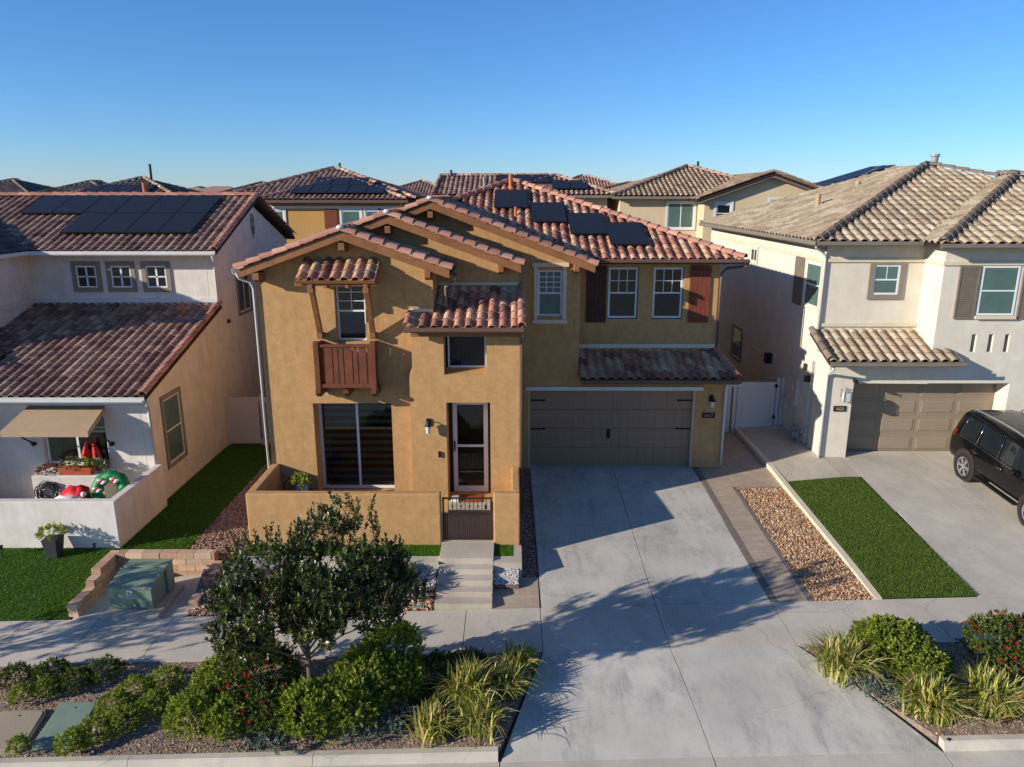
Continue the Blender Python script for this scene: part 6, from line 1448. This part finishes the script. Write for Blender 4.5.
# ================================================================== SHRUBS AND PLANTS of the parkway beds
zp = z_park
shrub('hedge_shrub', [(-5.3, 10.6, -.5, .45, .45, .45), (-5.1, 11.2, -.4, .48, .5, .5), (-4.7, 10.5, -.5, .42, .38, .42)], 2400, 10, .05, .026, 'leaf_hedge', 'bright green shrub at the left end of the dense planting below the tree', seed=11)
shrub('flowering_shrub', [(-4.4, 11.2, -.2, .65, .6, .6), (-4.75, 11.8, -.05, .38, .38, .55), (-4.0, 10.6, -.4, .5, .42, .45)], 2400, 10, .055, .027, 'leaf_dark', 'green shrub with scattered red blossoms left of the tree trunk', seed=12, flowers=110)
shrub('hedge_shrub', [(-3.35, 10.45, -.36, .5, .38, .58), (-2.8, 10.65, -.35, .6, .45, .55), (-2.5, 11.1, -.2, .62, .55, .62), (-2.15, 11.7, -.05, .52, .5, .6), (-1.95, 11.2, -.25, .42, .4, .45)], 4400, 10, .052, .027, 'leaf_hedge', 'broad bright green hedge shrub right of the tree trunk', seed=13)
shrub('dark_shrub', [(-1.3, 11.6, -.45, .5, .5, .3), (-1.45, 11.0, -.6, .4, .4, .25), (-.8, 11.9, -.5, .4, .35, .25)], 1300, 10, .055, .027, 'leaf_dark', 'low dark green shrub between the hedge and the strap-leaved grasses', seed=14)
flax(-3.75, 11.3, zp(-3.75, 11.3), 90, .55, 'dark strap-leaved clump behind the tree trunk', 15, mat='leaf_flax')
for i, (x, y, n, h, lab) in enumerate([(-1.3, 10.45, 130, .62, 'leftmost striped strap-leaved clump beside the kerb left of the driveway'), (-.55, 10.5, 170, .68, 'striped strap-leaved clump at the kerb nearest the driveway apron'), (-.75, 11.15, 190, .85, 'tallest golden striped strap-leaved clump in the left parkway bed'), (-.1, 11.35, 150, .62, 'striped strap-leaved clump leaning over the driveway apron edge'), (.1, 11.95, 130, .55, 'dark striped clump at the sidewalk corner left of the driveway')]):
    flax(x, y, zp(x, y), int(n*2.4), h*.92, lab, 20+i, w=.034, width=.34)
for i, (x, y, n, h, lab) in enumerate([(5.95, 11.6, 240, .9, 'rounded golden striped clump at the sidewalk corner right of the driveway'), (6.95, 10.6, 240, .88, 'golden striped clump in front of the round green bush by the kerb'), (8.0, 10.65, 230, .9, 'green striped clump at the kerb between the round bush and the red-flowered bush'), (8.85, 10.75, 190, .75, 'pale striped clump at the right edge of the photo')]):
    flax(x, y, zp(x, y), int(n*2.6), h*.86, lab, 30+i, w=.034, width=.36)
shrub('round_bush', [(6.95, 11.75, zp(7, 11.7)+.34, .62, .58, .52), (7.2, 11.3, zp(7, 11.7)+.27, .42, .4, .4), (6.75, 12.05, zp(7, 11.7)+.32, .42, .35, .42)], 2600, 10, .05, .026, 'leaf_hedge', 'rounded bright green bush in the right parkway bed', seed=41, second='leaf_dark')
shrub('flowering_shrub', [(8.95, 11.8, zp(9, 11.8)+.35, .65, .6, .5), (9.6, 11.9, zp(9, 11.8)+.3, .6, .5, .45), (9.1, 11.3, zp(9, 11.3)+.25, .45, .35, .32)], 2200, 10, .05, .026, 'leaf_dark', 'green bush with dull red blossoms at the right edge of the photo', seed=42, flowers=90)
def low(name, x, y, r_, h_, n, mat, label, seed, group=None, llen=.05, lw=.02, cat='ground cover plant'):
    small_plant(name, x, y, zp(x, y) if y < 12.4 else z_strip(x, y), r_, h_, n, 9, llen, lw, mat, label, cat, seed, group=group)
G_ = 'blue-green ground cover plants along the kerb'
for i, (x, y, r_, lab) in enumerate([(-4.45, 10.38, .3, 'blue-green ground cover under the red-blossomed shrub by the kerb'), (-3.85, 10.3, .32, 'blue-green ground cover at the kerb below the tree trunk'), (-2.55, 10.5, .32, 'blue-green ground cover at the kerb below the broad hedge'), (-1.95, 10.65, .3, 'blue-green ground cover right of the hedge near the leftmost strap clump'), (6.15, 11.3, .26, 'blue-grey ground cover behind the golden corner clump along the apron'), (6.4, 10.95, .3, 'blue-grey ground cover halfway along the right apron edge'), (6.45, 11.6, .25, 'blue-grey ground cover squeezed left of the round green bush')]):
    low('ground_cover', x, y, r_*1.1, .3, 200, 'leaf_blue', lab, 50+i, G_)
low('ground_cover', -2.95, 10.42, .25, .2, 80, 'leaf_hedge', 'small light green plant at the kerb below the hedge', 58)
G_ = 'low juniper-like shrubs in the mulch'
for i, (x, y, r_, lab) in enumerate([(-6.75, 11.45, .34, 'bright low shrub right of the green cover, upper one nearest the sidewalk'), (-6.3, 11.7, .34, 'bright low shrub close to the sidewalk edge right of the covers'), (-6.95, 11.1, .3, 'bright low shrub just above the right corner of the green cover'), (-6.25, 11.1, .3, 'bright low shrub left of the hedge in mid bed'), (-6.6, 10.75, .34, 'bright low shrub right of the green cover in mid bed'), (-6.95, 10.5, .34, 'bright low shrub below right of the green cover near the kerb'), (-7.2, 10.28, .28, 'bright low shrub nearest the kerb below the green cover'), (-8.0, 11.75, .3, 'dark low shrub above the green cover by the sidewalk'), (-7.6, 12.0, .34, 'low shrub against the sidewalk above the green cover'), (-8.6, 12.0, .32, 'dark low shrub against the sidewalk at the left edge'), (-8.4, 11.55, .22, 'yellow-green low shrub above the beige cover'), (-9.2, 11.9, .32, 'dark low shrub at the far left edge by the sidewalk'), (-8.75, 11.4, .2, 'small yellow-green shrub touching the top of the beige cover'), (-8.05, 10.2, .14, 'tiny green shrub at the lower corner of the beige cover')]):
    low('low_shrub', x, y, r_*.92, .3, int(270*r_/.3), 'leaf_hedge' if ('bright' in lab or 'yellow' in lab or 'tiny' in lab) else 'leaf_dark', lab, 60+i, G_, .045, .02, 'shrub')
small_plant('spiky_plant', -2.55, 14.35, z_strip(-2.5, 14.35), .42, .5, 90, 12, .16, .03, 'leaf_dark', 'dark spiky shrub in the brown rocks left of the entry walk', 'shrub', 88)
small_plant('spiky_plant', -3.3, 14.5, z_strip(-3.3, 14.5), .4, .5, 60, 12, .15, .03, 'leaf_blue', 'grey-green shrub in the planting bed behind the street tree', 'shrub', 89)

# ================================================================== camera, sun, sky
cam = bpy.data.cameras.new('camera'); co = bpy.data.objects.new('camera', cam); col.objects.link(co)
co.location = (0, 0, 8); co.rotation_euler = (math.pi/2-math.atan(191/740), 0, 0); cam.sensor_width = 36; cam.lens = 740/1024*36; cam.clip_end = 4000; cam.clip_start = .1
scene.camera = co
EL = 18.; az = (-.913, -.408)
s = Vector((az[0]*math.cos(R(EL)), az[1]*math.cos(R(EL)), math.sin(R(EL))))
sun = bpy.data.lights.new('sun', 'SUN'); sun.energy = 5.; sun.angle = R(.5); sun.color = (1., .94, .86); so = bpy.data.objects.new('sun', sun); col.objects.link(so); so.rotation_euler = s.to_track_quat('Z', 'Y').to_euler(); so.location = (-20, -10, 20)
wd = bpy.data.worlds.new('World'); scene.world = wd; wd.use_nodes = True; nt = wd.node_tree; bg = nt.nodes['Background']
sky = nt.nodes.new('ShaderNodeTexSky'); sky.sky_type = 'NISHITA'; sky.sun_disc = False; sky.sun_elevation = R(EL); sky.sun_rotation = math.atan2(az[0], az[1]); sky.altitude = 500; sky.air_density = 1.0; sky.dust_density = 0.; sky.ozone_density = 9.
nt.links.new(mixc(nt, sky.outputs[0], (1.02, .965, .95), 1., 'MULTIPLY'), bg.inputs[0]); bg.inputs[1].default_value = .135
scene.view_settings.view_transform = 'Standard'; scene.view_settings.look = 'None'; scene.view_settings.exposure = .36; scene.view_settings.gamma = 1; scene.view_settings.use_curve_mapping = False
scene.cycles.max_bounces = 6; scene.cycles.transparent_max_bounces = 12
